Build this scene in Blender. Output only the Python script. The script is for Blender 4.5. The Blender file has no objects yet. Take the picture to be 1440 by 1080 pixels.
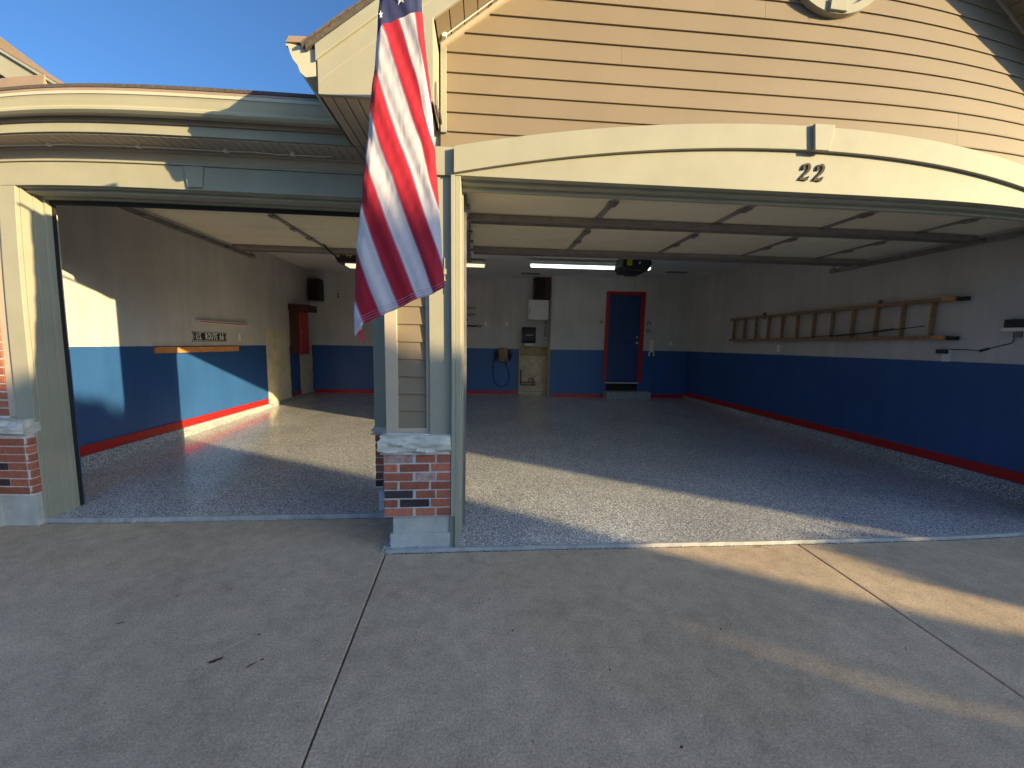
import bpy, bmesh, math, random
from mathutils import Vector, Matrix
random.seed(7)
sc = bpy.context.scene
COL = sc.collection

# ------------------------------------------------------------------ camera
cd = bpy.data.cameras.new('camera')
cam = bpy.data.objects.new('camera', cd); COL.objects.link(cam); sc.camera = cam
cd.type = 'PANO'; cd.panorama_type = 'FISHEYE_LENS_POLYNOMIAL'     # the phone's ultra-wide lens
cd.sensor_width = 36; cd.sensor_height = 27; cd.sensor_fit = 'HORIZONTAL'
cd.fisheye_fov = math.radians(170)
cd.fisheye_polynomial_k0 = 0.0
cd.fisheye_polynomial_k1 = -0.07659048
cd.fisheye_polynomial_k2 = 0.00064407
cd.fisheye_polynomial_k3 = 9.037892e-5
cd.fisheye_polynomial_k4 = -2.7668054e-6
cd.clip_start = 0.05; cd.clip_end = 1500
yaw, pit, rol = [math.radians(a) for a in (4.4977, -5.9931, 1.0083)]
fw = Vector((math.sin(yaw)*math.cos(pit), math.cos(yaw)*math.cos(pit), math.sin(pit)))
rt = Vector((math.cos(yaw), -math.sin(yaw), 0)); upv = rt.cross(fw)
r2 = rt*math.cos(rol) + upv*math.sin(rol); u2 = -rt*math.sin(rol) + upv*math.cos(rol)
cam.matrix_world = Matrix(((r2.x, u2.x, -fw.x, 0), (r2.y, u2.y, -fw.y, 0), (r2.z, u2.z, -fw.z, 1.5513), (0, 0, 0, 1)))

# ------------------------------------------------------------------ sun, sky, exposure
SUN_TRAVEL = Vector((-1.0, 0.605, -0.245)).normalized()
SUN_EL = math.asin(-SUN_TRAVEL.z)
SUN_ROT = math.atan2(-SUN_TRAVEL.x, -SUN_TRAVEL.y)
w = bpy.data.worlds.new('World'); sc.world = w; w.use_nodes = True
nt = w.node_tree; nt.nodes.clear()
sky = nt.nodes.new('ShaderNodeTexSky'); sky.sky_type = 'NISHITA'; sky.sun_disc = False
sky.sun_elevation = SUN_EL; sky.sun_rotation = SUN_ROT
sky.air_density = 0.8; sky.dust_density = 4.0; sky.ozone_density = 6.5; sky.altitude = 200
bg = nt.nodes.new('ShaderNodeBackground'); bg.inputs['Strength'].default_value = 0.148
out = nt.nodes.new('ShaderNodeOutputWorld')
nt.links.new(sky.outputs[0], bg.inputs[0]); nt.links.new(bg.outputs[0], out.inputs[0])
sd = bpy.data.lights.new('sun', 'SUN'); sun = bpy.data.objects.new('sun', sd); COL.objects.link(sun)
sd.energy = 4.8; sd.angle = math.radians(0.4); sd.color = (1.0, 0.80, 0.50)
sun.rotation_euler = SUN_TRAVEL.to_track_quat('-Z', 'Y').to_euler(); sun.location = (20, -12, 12)
sc.view_settings.view_transform = 'Standard'; sc.view_settings.look = 'None'
sc.view_settings.exposure = 1.25; sc.view_settings.gamma = 1.0
sc.view_settings.use_curve_mapping = False
sc.view_settings.use_white_balance = True; sc.view_settings.white_balance_temperature = 7550; sc.view_settings.white_balance_tint = 3
sc.render.engine = 'CYCLES'
sc.cycles.max_bounces = 10; sc.cycles.diffuse_bounces = 6; sc.cycles.glossy_bounces = 4
sc.cycles.sample_clamp_indirect = 6; sc.cycles.caustics_reflective = True; sc.cycles.blur_glossy = 0.6
sc.cycles.use_denoising = True
sc.cycles.use_adaptive_sampling = True

# ------------------------------------------------------------------ materials
def N(t, kind, **kw):
    n = t.nodes.new(kind)
    for k, v in kw.items():
        if k in n.inputs: n.inputs[k].default_value = v
        else: setattr(n, k, v)
    return n
def mat(name, col, rough=0.6, var=0.08, vscale=6.0, bump=0.15, bscale=120.0, metal=0.0, coat=0.0, coat_rough=0.1, rnd=0.0, spec=0.5, dirt=0.0, dirt_col=(0.2, 0.17, 0.13), emit=None, estr=0.0, streak=False):
    m = bpy.data.materials.new(name); m.use_nodes = True; t = m.node_tree
    b = t.nodes['Principled BSDF']
    b.inputs['Roughness'].default_value = rough; b.inputs['Metallic'].default_value = metal
    b.inputs['Specular IOR Level'].default_value = spec
    if coat: b.inputs['Coat Weight'].default_value = coat; b.inputs['Coat Roughness'].default_value = coat_rough
    tc = N(t, 'ShaderNodeTexCoord')
    geo = N(t, 'ShaderNodeNewGeometry')
    no = N(t, 'ShaderNodeTexNoise', Scale=vscale, Detail=6.0, Roughness=0.6)
    mp = N(t, 'ShaderNodeMapping')
    if streak: mp.inputs['Scale'].default_value = (1, 1, 0.12)
    t.links.new(geo.outputs['Position'], mp.inputs[0]); t.links.new(mp.outputs[0], no.inputs['Vector'])
    hs = N(t, 'ShaderNodeHueSaturation'); hs.inputs['Color'].default_value = (*col, 1)
    mr = N(t, 'ShaderNodeMapRange'); mr.inputs[1].default_value = 0.25; mr.inputs[2].default_value = 0.75
    mr.inputs[3].default_value = 1 - var*2; mr.inputs[4].default_value = 1 + var*2
    t.links.new(no.outputs[0], mr.inputs[0])
    src = mr.outputs[0]
    if rnd:
        oi = N(t, 'ShaderNodeObjectInfo')
        m2 = N(t, 'ShaderNodeMapRange'); m2.inputs[3].default_value = 1 - rnd; m2.inputs[4].default_value = 1 + rnd
        t.links.new(oi.outputs['Random'], m2.inputs[0])
        mu = N(t, 'ShaderNodeMath', operation='MULTIPLY'); t.links.new(src, mu.inputs[0]); t.links.new(m2.outputs[0], mu.inputs[1]); src = mu.outputs[0]
    t.links.new(src, hs.inputs['Value'])
    csrc = hs.outputs[0]
    if dirt:
        n2 = N(t, 'ShaderNodeTexNoise', Scale=2.3, Detail=8.0, Roughness=0.7); t.links.new(geo.outputs['Position'], n2.inputs['Vector'])
        m3 = N(t, 'ShaderNodeMapRange'); m3.inputs[1].default_value = 0.5; m3.inputs[2].default_value = 0.8; m3.inputs[3].default_value = 0; m3.inputs[4].default_value = dirt
        t.links.new(n2.outputs[0], m3.inputs[0])
        mx = N(t, 'ShaderNodeMix', data_type='RGBA'); t.links.new(m3.outputs[0], mx.inputs[0]); t.links.new(csrc, mx.inputs[6]); mx.inputs[7].default_value = (*dirt_col, 1); csrc = mx.outputs[2]
    t.links.new(csrc, b.inputs['Base Color'])
    if bump:
        bn = N(t, 'ShaderNodeTexNoise', Scale=bscale, Detail=4.0); t.links.new(geo.outputs['Position'], bn.inputs['Vector'])
        bp = N(t, 'ShaderNodeBump', Strength=bump, Distance=0.004); t.links.new(bn.outputs[0], bp.inputs['Height']); t.links.new(bp.outputs[0], b.inputs['Normal'])
    if emit:
        b.inputs['Emission Color'].default_value = (*emit, 1); b.inputs['Emission Strength'].default_value = estr
    return m
M = {}
M['trim'] = mat('cream_trim_paint', (0.325, 0.31, 0.24), 0.62, 0.04, 3.0, 0.1, 60, spec=.25, dirt=0.12)
M['siding'] = mat('tan_siding', (0.235, 0.180, 0.122), 0.6, 0.03, 2.0, 0.12, 90, spec=.25, rnd=0.03)
M['tan_trim'] = mat('tan_trim', (0.46, 0.37, 0.28), 0.55, 0.04, 3.0, 0.1, 60)
M['gutter'] = mat('cream_metal_gutter', (0.48, 0.45, 0.34), 0.38, 0.04, 2.0, 0.03, 30)
M['brown'] = mat('brown_metal_edge', (0.30, 0.21, 0.15), 0.5, 0.05, 4.0, 0.05)
M['shingle'] = mat('asphalt_shingle', (0.10, 0.08, 0.07), 0.95, 0.25, 60.0, 0.6, 200, rnd=0.2)
M['brick'] = mat('red_brick', (0.40, 0.125, 0.075), 0.9, 0.14, 30.0, 0.9, 160, rnd=0.28)
M['brick_dark'] = mat('charred_brick', (0.045, 0.032, 0.034), 0.85, 0.2, 30.0, 0.9, 160, rnd=0.2)
M['brick_pale'] = mat('mortar_smeared_brick', (0.42, 0.27, 0.24), 0.9, 0.25, 22.0, 0.9, 160, rnd=0.1)
M['mortar'] = mat('mortar', (0.62, 0.59, 0.56), 0.95, 0.1, 40.0, 0.8, 200)
M['stone'] = mat('rough_limestone', (0.56, 0.53, 0.46), 0.9, 0.1, 14.0, 1.0, 60)
M['concrete_wall'] = mat('painted_concrete', (0.45, 0.45, 0.42), 0.85, 0.1, 8.0, 0.6, 80, dirt=0.25)
M['white_metal'] = mat('white_metal', (0.65, 0.65, 0.63), 0.4, 0.03)
M['white_plastic'] = mat('white_plastic', (0.72, 0.71, 0.67), 0.45, 0.02)
M['black'] = mat('black_plastic', (0.02, 0.02, 0.022), 0.5, 0.1)
M['black_metal'] = mat('black_metal', (0.03, 0.03, 0.03), 0.4, 0.1, metal=0.5)
M['rubber'] = mat('black_rubber', (0.015, 0.013, 0.012), 0.85, 0.1)
M['steel'] = mat('galvanised_steel', (0.26, 0.25, 0.24), 0.5, 0.12, 10.0, 0.1, metal=0.6)
M['strut'] = mat('dark_steel_strut', (0.24, 0.21, 0.19), 0.55, 0.1, 10.0, 0.1, metal=0.1)
M['door_panel'] = mat('beige_door_panel', (0.74, 0.66, 0.48), 0.6, 0.04, 2.0, 0.08, 60)
M['red_paint'] = mat('red_gloss_paint', (0.42, 0.014, 0.016), 0.35, 0.06, 8.0, 0.1, 60)
M['blue_door'] = mat('blue_door_paint', (0.014, 0.048, 0.15), 0.4, 0.05)
M['ladder_wood'] = mat('weathered_brown_wood', (0.30, 0.17, 0.09), 0.65, 0.2, 18.0, 0.3, 90, streak=False)
M['orange_wood'] = mat('orange_pine_board', (0.58, 0.25, 0.09), 0.6, 0.14, 14.0, 0.2)
M['plywood'] = mat('pale_plywood', (0.56, 0.45, 0.30), 0.75, 0.14, 7.0, 0.2, 60, dirt=0.3, dirt_col=(0.3, 0.22, 0.14))
M['plywood_dark'] = mat('tan_plywood', (0.40, 0.28, 0.16), 0.75, 0.14, 9.0, 0.2)
M['bare_wall'] = mat('unpainted_drywall', (0.60, 0.53, 0.37), 0.85, 0.1, 5.0, 0.2, 60, dirt=0.2, dirt_col=(0.5, 0.45, 0.36))
M['ceiling'] = mat('white_ceiling_paint', (0.66, 0.65, 0.62), 0.9, 0.04, 2.0, 0.3, 120)
M['copper'] = mat('brown_pipe', (0.22, 0.08, 0.04), 0.5, 0.2)
M['paper'] = mat('white_paper', (0.75, 0.75, 0.73), 0.9, 0.02)
M['yellow'] = mat('yellow_plastic', (0.50, 0.50, 0.03), 0.4, 0.05)
M['vent_grey'] = mat('grey_vent', (0.16, 0.15, 0.14), 0.6, 0.1)
M['bronze'] = mat('aged_bronze', (0.07, 0.056, 0.040), 0.8, 0.3, 60.0, 0.2, spec=.15)
M['hose'] = mat('tan_air_hose', (0.34, 0.23, 0.14), 0.6, 0.15)
M['blue_hose'] = mat('dark_blue_hose', (0.02, 0.05, 0.14), 0.5, 0.1)
M['sign_green'] = mat('green_white_sign', (0.42, 0.47, 0.40), 0.6, 0.2, 60)
M['sign_dark'] = mat('dark_sign_lettering', (0.03, 0.06, 0.04), 0.6, 0.1)
M['horseshoe'] = mat('dark_iron', (0.05, 0.045, 0.04), 0.6, 0.2, metal=0.6)
M['maroon'] = mat('dark_red_cabinet_side', (0.06, 0.012, 0.010), 0.6, 0.1)
M['thread_white'] = mat('white_flag_star', (0.72, 0.71, 0.72), 0.9, 0.03)
M['tube_cool'] = mat('cool_white_lamp', (0.8, 0.8, 0.8), 0.4, 0, bump=0, emit=(0.78, 0.92, 1.0), estr=1.5)
M['tube_warm'] = mat('warm_dim_lamp', (0.8, 0.78, 0.7), 0.4, 0, bump=0, emit=(1.0, 0.82, 0.6), estr=0.55)
M['grass'] = mat('mown_grass', (0.06, 0.09, 0.03), 1.0, 0.3, 1.0, 0.8, 30)
M['leaf'] = mat('dark_leaves', (0.05, 0.08, 0.03), 0.7, 0.3, 3.0, 0)
M['bark'] = mat('bark', (0.12, 0.09, 0.07), 0.9, 0.3, 12.0, 0.8, 40)
M['glass_dark'] = mat('window_glass', (0.03, 0.04, 0.05), 0.08, 0.0, bump=0)
M['neighbour_wall'] = mat('light_siding', (0.42, 0.38, 0.32), 0.7, 0.05, 2.0)

def wall_mat(name='two_tone_wall_paint', zsplit=1.434):
    m = bpy.data.materials.new(name); m.use_nodes = True; t = m.node_tree; b = t.nodes['Principled BSDF']
    geo = N(t, 'ShaderNodeNewGeometry'); sp = N(t, 'ShaderNodeSeparateXYZ'); t.links.new(geo.outputs['Position'], sp.inputs[0])
    no = N(t, 'ShaderNodeTexNoise', Scale=1.6, Detail=6.0); t.links.new(geo.outputs['Position'], no.inputs['Vector'])
    gt = N(t, 'ShaderNodeMath', operation='GREATER_THAN'); wn = N(t, 'ShaderNodeTexNoise', Scale=9.0, Detail=3.0); t.links.new(geo.outputs['Position'], wn.inputs['Vector'])
    wa = N(t, 'ShaderNodeMath', operation='MULTIPLY_ADD'); t.links.new(wn.outputs[0], wa.inputs[0]); wa.inputs[1].default_value = .009; t.links.new(sp.outputs[2], wa.inputs[2])
    t.links.new(wa.outputs[0], gt.inputs[0]); gt.inputs[1].default_value = zsplit + .0045
    mx = N(t, 'ShaderNodeMix', data_type='RGBA'); mx.inputs[6].default_value = (0.024, 0.092, 0.26, 1); mx.inputs[7].default_value = (0.52, 0.50, 0.48, 1)
    t.links.new(gt.outputs[0], mx.inputs[0])
    hs = N(t, 'ShaderNodeHueSaturation'); t.links.new(mx.outputs[2], hs.inputs['Color'])
    mr = N(t, 'ShaderNodeMapRange'); mr.inputs[1].default_value = .3; mr.inputs[2].default_value = .7; mr.inputs[3].default_value = .92; mr.inputs[4].default_value = 1.08
    t.links.new(no.outputs[0], mr.inputs[0]); t.links.new(mr.outputs[0], hs.inputs['Value']); mp = N(t, 'ShaderNodeMapping'); mp.inputs['Scale'].default_value = (5.5, 5.5, .5); t.links.new(geo.outputs['Position'], mp.inputs[0])
    sn_ = N(t, 'ShaderNodeTexNoise', Scale=1.0, Detail=5.0, Roughness=.65); t.links.new(mp.outputs[0], sn_.inputs['Vector'])
    m5 = N(t, 'ShaderNodeMapRange'); m5.inputs[1].default_value = .3; m5.inputs[2].default_value = .7; m5.inputs[3].default_value = .9; m5.inputs[4].default_value = 1.07; t.links.new(sn_.outputs[0], m5.inputs[0])
    h2 = N(t, 'ShaderNodeHueSaturation'); t.links.new(hs.outputs[0], h2.inputs['Color']); t.links.new(m5.outputs[0], h2.inputs['Value'])
    t.links.new(h2.outputs[0], b.inputs['Base Color'])
    r = N(t, 'ShaderNodeMapRange'); r.inputs[3].default_value = 0.38; r.inputs[4].default_value = 0.7; t.links.new(gt.outputs[0], r.inputs[0]); t.links.new(r.outputs[0], b.inputs['Roughness'])
    bn = N(t, 'ShaderNodeTexNoise', Scale=70.0, Detail=3.0); t.links.new(geo.outputs['Position'], bn.inputs['Vector'])
    bp = N(t, 'ShaderNodeBump', Strength=0.25, Distance=0.003); t.links.new(bn.outputs[0], bp.inputs['Height']); t.links.new(bp.outputs[0], b.inputs['Normal'])
    return m
M['wall'] = wall_mat()

def flake_mat(name, rough, coat, tint=1.0):
    m = bpy.data.materials.new(name); m.use_nodes = True; t = m.node_tree; b = t.nodes['Principled BSDF']
    geo = N(t, 'ShaderNodeNewGeometry')
    vo = N(t, 'ShaderNodeTexVoronoi', Scale=170.0); t.links.new(geo.outputs['Position'], vo.inputs['Vector'])
    sp = N(t, 'ShaderNodeSeparateColor'); t.links.new(vo.outputs['Color'], sp.inputs[0])
    cr = N(t, 'ShaderNodeValToRGB'); t.links.new(sp.outputs[0], cr.inputs[0]); e = cr.color_ramp; e.interpolation = 'CONSTANT'
    e.elements[0].position = 0; e.elements[0].color = (0.055*tint, 0.065*tint, 0.085*tint, 1)
    e.elements[1].position = 0.25; e.elements[1].color = (0.17*tint, 0.18*tint, 0.20*tint, 1)
    for p_, c in ((0.55, (0.30, 0.30, 0.31)), (0.8, (0.56, 0.55, 0.53))):
        el = e.elements.new(p_); el.color = (c[0]*tint, c[1]*tint, c[2]*tint, 1)
    no = N(t, 'ShaderNodeTexNoise', Scale=1.2, Detail=6.0); t.links.new(geo.outputs['Position'], no.inputs['Vector'])
    mr = N(t, 'ShaderNodeMapRange'); mr.inputs[1].default_value = .3; mr.inputs[2].default_value = .7; mr.inputs[3].default_value = .86; mr.inputs[4].default_value = 1.12
    t.links.new(no.outputs[0], mr.inputs[0]); hs = N(t, 'ShaderNodeHueSaturation'); t.links.new(cr.outputs[0], hs.inputs['Color']); t.links.new(mr.outputs[0], hs.inputs['Value'])
    t.links.new(hs.outputs[0], b.inputs['Base Color'])
    b.inputs['Roughness'].default_value = rough; b.inputs['Coat Weight'].default_value = coat
    mc = N(t, 'ShaderNodeMapRange'); mc.inputs[1].default_value = .3; mc.inputs[2].default_value = .7; mc.inputs[3].default_value = .13; mc.inputs[4].default_value = .24
    n3 = N(t, 'ShaderNodeTexNoise', Scale=4.0, Detail=5.0); t.links.new(geo.outputs['Position'], n3.inputs['Vector']); t.links.new(n3.outputs[0], mc.inputs[0]); t.links.new(mc.outputs[0], b.inputs['Coat Roughness'])
    bp = N(t, 'ShaderNodeBump', Strength=0.5, Distance=0.0015); t.links.new(sp.outputs[1], bp.inputs['Height']); t.links.new(bp.outputs[0], b.inputs['Normal'])
    return m
M['flake'] = flake_mat('epoxy_flake_floor', 0.5, 0.9, 1.65)
M['flake_curb'] = flake_mat('epoxy_flake_curb', 0.7, 0.1, 1.25)

def driveway_mat():
    m = bpy.data.materials.new('old_concrete'); m.use_nodes = True; t = m.node_tree; b = t.nodes['Principled BSDF']
    geo = N(t, 'ShaderNodeNewGeometry'); P_ = geo.outputs['Position']
    big = N(t, 'ShaderNodeTexNoise', Scale=0.9, Detail=9.0, Roughness=0.65); mid = N(t, 'ShaderNodeTexNoise', Scale=9.0, Detail=8.0, Roughness=0.7)
    fine = N(t, 'ShaderNodeTexNoise', Scale=95.0, Detail=6.0, Roughness=0.85)
    vo = N(t, 'ShaderNodeTexVoronoi', Scale=150.0)
    for n in (big, mid, fine, vo): t.links.new(P_, n.inputs['Vector'])
    cr = N(t, 'ShaderNodeValToRGB'); t.links.new(big.outputs[0], cr.inputs[0]); e = cr.color_ramp
    e.elements[0].position = .3; e.elements[0].color = (0.46, 0.345, 0.235, 1); e.elements[1].position = .7; e.elements[1].color = (0.62, 0.475, 0.33, 1)
    def mulr(src, a, bb, lo, hi, csrc):
        r = N(t, 'ShaderNodeMapRange'); r.inputs[1].default_value = a; r.inputs[2].default_value = bb; r.inputs[3].default_value = lo; r.inputs[4].default_value = hi
        t.links.new(src, r.inputs[0]); h = N(t, 'ShaderNodeHueSaturation'); t.links.new(csrc, h.inputs['Color']); t.links.new(r.outputs[0], h.inputs['Value']); return h.outputs[0]
    c = mulr(mid.outputs[0], .3, .7, .80, 1.15, cr.outputs[0])
    c = mulr(fine.outputs[0], .3, .7, .45, 1.5, c)
    # scattered pits and pale chips
    sp = N(t, 'ShaderNodeTexVoronoi', Scale=7.0); t.links.new(P_, sp.inputs['Vector'])
    wob = N(t, 'ShaderNodeMath', operation='MULTIPLY_ADD'); t.links.new(fine.outputs[0], wob.inputs[0]); wob.inputs[1].default_value = .04; t.links.new(sp.outputs['Distance'], wob.inputs[2])
    r = N(t, 'ShaderNodeMapRange'); r.inputs[1].default_value = .04; r.inputs[2].default_value = .055; r.inputs[3].default_value = 1; r.inputs[4].default_value = 0; t.links.new(wob.outputs[0], r.inputs[0])
    sc_ = N(t, 'ShaderNodeSeparateColor'); t.links.new(sp.outputs['Color'], sc_.inputs[0])
    chip = N(t, 'ShaderNodeValToRGB'); chip.color_ramp.interpolation = 'CONSTANT'; t.links.new(sc_.outputs[0], chip.inputs[0])
    chip.color_ramp.elements[0].color = (.09, .07, .055, 1); chip.color_ramp.elements[1].position = .5; chip.color_ramp.elements[1].color = (.46, .42, .38, 1)
    gt = N(t, 'ShaderNodeMath', operation='GREATER_THAN'); t.links.new(sc_.outputs[1], gt.inputs[0]); gt.inputs[1].default_value = .55
    mm = N(t, 'ShaderNodeMath', operation='MULTIPLY'); t.links.new(r.outputs[0], mm.inputs[0]); t.links.new(gt.outputs[0], mm.inputs[1])
    mx = N(t, 'ShaderNodeMix', data_type='RGBA'); t.links.new(mm.outputs[0], mx.inputs[0]); t.links.new(c, mx.inputs[6]); t.links.new(chip.outputs[0], mx.inputs[7])
    t.links.new(mx.outputs[2], b.inputs['Base Color']); b.inputs['Roughness'].default_value = 0.88
    ad = N(t, 'ShaderNodeMath', operation='MULTIPLY_ADD'); t.links.new(mid.outputs[0], ad.inputs[0]); ad.inputs[1].default_value = 2.0; t.links.new(fine.outputs[0], ad.inputs[2])
    bp = N(t, 'ShaderNodeBump', Strength=0.55, Distance=0.003); t.links.new(ad.outputs[0], bp.inputs['Height']); t.links.new(bp.outputs[0], b.inputs['Normal'])
    return m
M['driveway'] = driveway_mat()
M['joint'] = mat('dark_joint_filler', (0.06, 0.055, 0.05), 0.95, 0.2, 20, 0.4)

def flag_mat():
    m = bpy.data.materials.new('flag_cloth'); m.use_nodes = True; t = m.node_tree; b = t.nodes['Principled BSDF']
    at = N(t, 'ShaderNodeAttribute', attribute_name='stripe'); sp = N(t, 'ShaderNodeSeparateXYZ'); t.links.new(at.outputs['Vector'], sp.inputs[0])
    ad = N(t, 'ShaderNodeMath', operation='ADD'); t.links.new(sp.outputs[0], ad.inputs[0]); ad.inputs[1].default_value = 20
    md = N(t, 'ShaderNodeMath', operation='MODULO'); t.links.new(ad.outputs[0], md.inputs[0]); md.inputs[1].default_value = 2
    gt = N(t, 'ShaderNodeMath', operation='GREATER_THAN'); t.links.new(md.outputs[0], gt.inputs[0]); gt.inputs[1].default_value = 1
    mx = N(t, 'ShaderNodeMix', data_type='RGBA'); t.links.new(gt.outputs[0], mx.inputs[0])
    mx.inputs[6].default_value = (0.50, 0.010, 0.035, 1); mx.inputs[7].default_value = (0.70, 0.66, 0.70, 1)
    # seams between stripes
    fr = N(t, 'ShaderNodeMath', operation='FRACT'); t.links.new(ad.outputs[0], fr.inputs[0])
    pp = N(t, 'ShaderNodeMath', operation='PINGPONG'); t.links.new(fr.outputs[0], pp.inputs[0]); pp.inputs[1].default_value = 0.5
    lt = N(t, 'ShaderNodeMath', operation='LESS_THAN'); t.links.new(pp.outputs[0], lt.inputs[0]); lt.inputs[1].default_value = 0.035
    hs = N(t, 'ShaderNodeMix', data_type='RGBA'); t.links.new(lt.outputs[0], hs.inputs[0]); t.links.new(mx.outputs[2], hs.inputs[6]); hs.inputs[7].default_value = (0.42, 0.18, 0.30, 1)
    # canton
    cg = N(t, 'ShaderNodeMath', operation='GREATER_THAN'); t.links.new(sp.outputs[1], cg.inputs[0]); cg.inputs[1].default_value = 0.0
    mc = N(t, 'ShaderNodeMix', data_type='RGBA'); t.links.new(cg.outputs[0], mc.inputs[0]); t.links.new(hs.outputs[2], mc.inputs[6]); mc.inputs[7].default_value = (0.035, 0.045, 0.15, 1)
    geo = N(t, 'ShaderNodeNewGeometry'); mp = N(t, 'ShaderNodeMapping'); mp.inputs['Rotation'].default_value = (0, math.radians(28), 0); mp.inputs['Scale'].default_value = (26, 10, 5)
    t.links.new(geo.outputs['Position'], mp.inputs[0]); no = N(t, 'ShaderNodeTexNoise', Scale=1.0, Detail=5.0, Roughness=0.6); t.links.new(mp.outputs[0], no.inputs['Vector'])
    no.inputs['Distortion'].default_value = 0.8
    bp = N(t, 'ShaderNodeBump', Strength=0.5, Distance=0.008); t.links.new(no.outputs[0], bp.inputs['Height']); t.links.new(bp.outputs[0], b.inputs['Normal'])
    t.links.new(mc.outputs[2], b.inputs['Base Color']); b.inputs['Roughness'].default_value = 0.75
    b.inputs['Sheen Weight'].default_value = 0.2
    tr = N(t, 'ShaderNodeBsdfTranslucent'); t.links.new(mc.outputs[2], tr.inputs[0])
    ms = N(t, 'ShaderNodeMixShader', Fac=0.4); t.links.new(b.outputs[0], ms.inputs[1]); t.links.new(tr.outputs[0], ms.inputs[2])
    t.links.new(ms.outputs[0], t.nodes['Material Output'].inputs['Surface'])
    return m
M['flag'] = flag_mat()

# ------------------------------------------------------------------ helpers
def link(name, me, m=None, parent=None, label=None, cat=None, group=None, kind=None):
    o = bpy.data.objects.new(name, me); COL.objects.link(o)
    if m is not None and me is not None and not me.materials: me.materials.append(m)
    if parent: o.parent = parent
    if label: o['label'] = label
    if cat: o['category'] = cat
    if group: o['group'] = group
    if kind: o['kind'] = kind
    return o
def thing(name, label, cat, group=None, loc=(0, 0, 0), kind=None):
    o = link(name, None, label=label, cat=cat, group=group, kind=kind); o.location = loc; o.empty_display_size = .2; return o
def off(parent):
    v = Vector((0, 0, 0))
    while parent: v += parent.location; parent = parent.parent
    return v
class MB:
    """collects shapes given in world coordinates, builds one mesh relative to its parent"""
    def __init__(s): s.bm = bmesh.new()
    def box(s, x0, x1, y0, y1, z0, z1, bev=0.0):
        vs = [s.bm.verts.new((x, y, z)) for z in (z0, z1) for y in (y0, y1) for x in (x0, x1)]
        fs = [(0, 2, 3, 1), (4, 5, 7, 6), (0, 1, 5, 4), (2, 6, 7, 3), (0, 4, 6, 2), (1, 3, 7, 5)]
        ff = [s.bm.faces.new([vs[i] for i in f]) for f in fs]
        if bev:
            es = list({e for f in ff for e in f.edges})
            bmesh.ops.bevel(s.bm, geom=es, offset=bev, segments=1, affect='EDGES', profile=0.5)
        return s
    def prism(s, pts, axis, a, b):
        """polygon pts (two coords) extruded along axis from a to b"""
        def mk(p, v):
            if axis == 'y': return (p[0], v, p[1])
            if axis == 'x': return (v, p[0], p[1])
            return (p[0], p[1], v)
        A = [s.bm.verts.new(mk(p, a)) for p in pts]; B = [s.bm.verts.new(mk(p, b)) for p in pts]
        n = len(pts); s.bm.faces.new(A); s.bm.faces.new(B[::-1])
        for i in range(n): s.bm.faces.new((A[i], B[i], B[(i+1) % n], A[(i+1) % n]))
        return s
    def strip(s, pts_a, pts_b):
        """quad strip between two polylines of 3D points"""
        A = [s.bm.verts.new(p) for p in pts_a]; B = [s.bm.verts.new(p) for p in pts_b]
        for i in range(len(A)-1): s.bm.faces.new((A[i], A[i+1], B[i+1], B[i]))
        return s
    def tube(s, pts, r, n=8):
        pts = [Vector(p) for p in pts]; rings = []
        for i, p in enumerate(pts):
            d = (pts[min(i+1, len(pts)-1)] - pts[max(i-1, 0)]).normalized()
            a = d.orthogonal().normalized() if i == 0 else (last - d*last.dot(d)).normalized()
            last = a; b = d.cross(a)
            rings.append([s.bm.verts.new(p + (a*math.cos(2*math.pi*k/n) + b*math.sin(2*math.pi*k/n))*r) for k in range(n)])
        for i in range(len(rings)-1):
            for k in range(n): s.bm.faces.new((rings[i][k], rings[i][(k+1) % n], rings[i+1][(k+1) % n], rings[i+1][k]))
        s.bm.faces.new(rings[0][::-1]); s.bm.faces.new(rings[-1]); return s
    def build(s, name, m, parent=None, bevel=0, smooth=False, **kw):
        bmesh.ops.recalc_face_normals(s.bm, faces=s.bm.faces)
        d = off(parent) if parent is None or parent.name != 'flag' else Vector((0, 0, 0))
        if d.length: bmesh.ops.translate(s.bm, verts=s.bm.verts, vec=-d)
        me = bpy.data.meshes.new(name); s.bm.to_mesh(me); s.bm.free()
        o = link(name, me, m, parent, **kw)
        if smooth:
            for p_ in me.polygons: p_.use_smooth = True
        if bevel:
            md = o.modifiers.new('bevel', 'BEVEL'); md.width = bevel; md.segments = 2; md.limit_method = 'ANGLE'
        return o
def box(name, m, parent, x0, x1, y0, y1, z0, z1, bevel=0.0, **kw):
    return MB().box(x0, x1, y0, y1, z0, z1).build(name, m, parent, bevel=bevel, **kw)

YF, YF2, YS, YI = 2.79, 3.398, 2.871, 3.60          # pier face, set-back bay face, siding plane, inside of bay frame
XL, XR, YB, YB2, ZC, ZW = -4.476, 5.561, 10.511, 10.019, 3.338, 1.434
XC, XO = 2.46, 5.26                                  # centre and right jamb of the double opening
SL = 0.0218
def fl(y): return SL*(y - 2.77)

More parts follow.
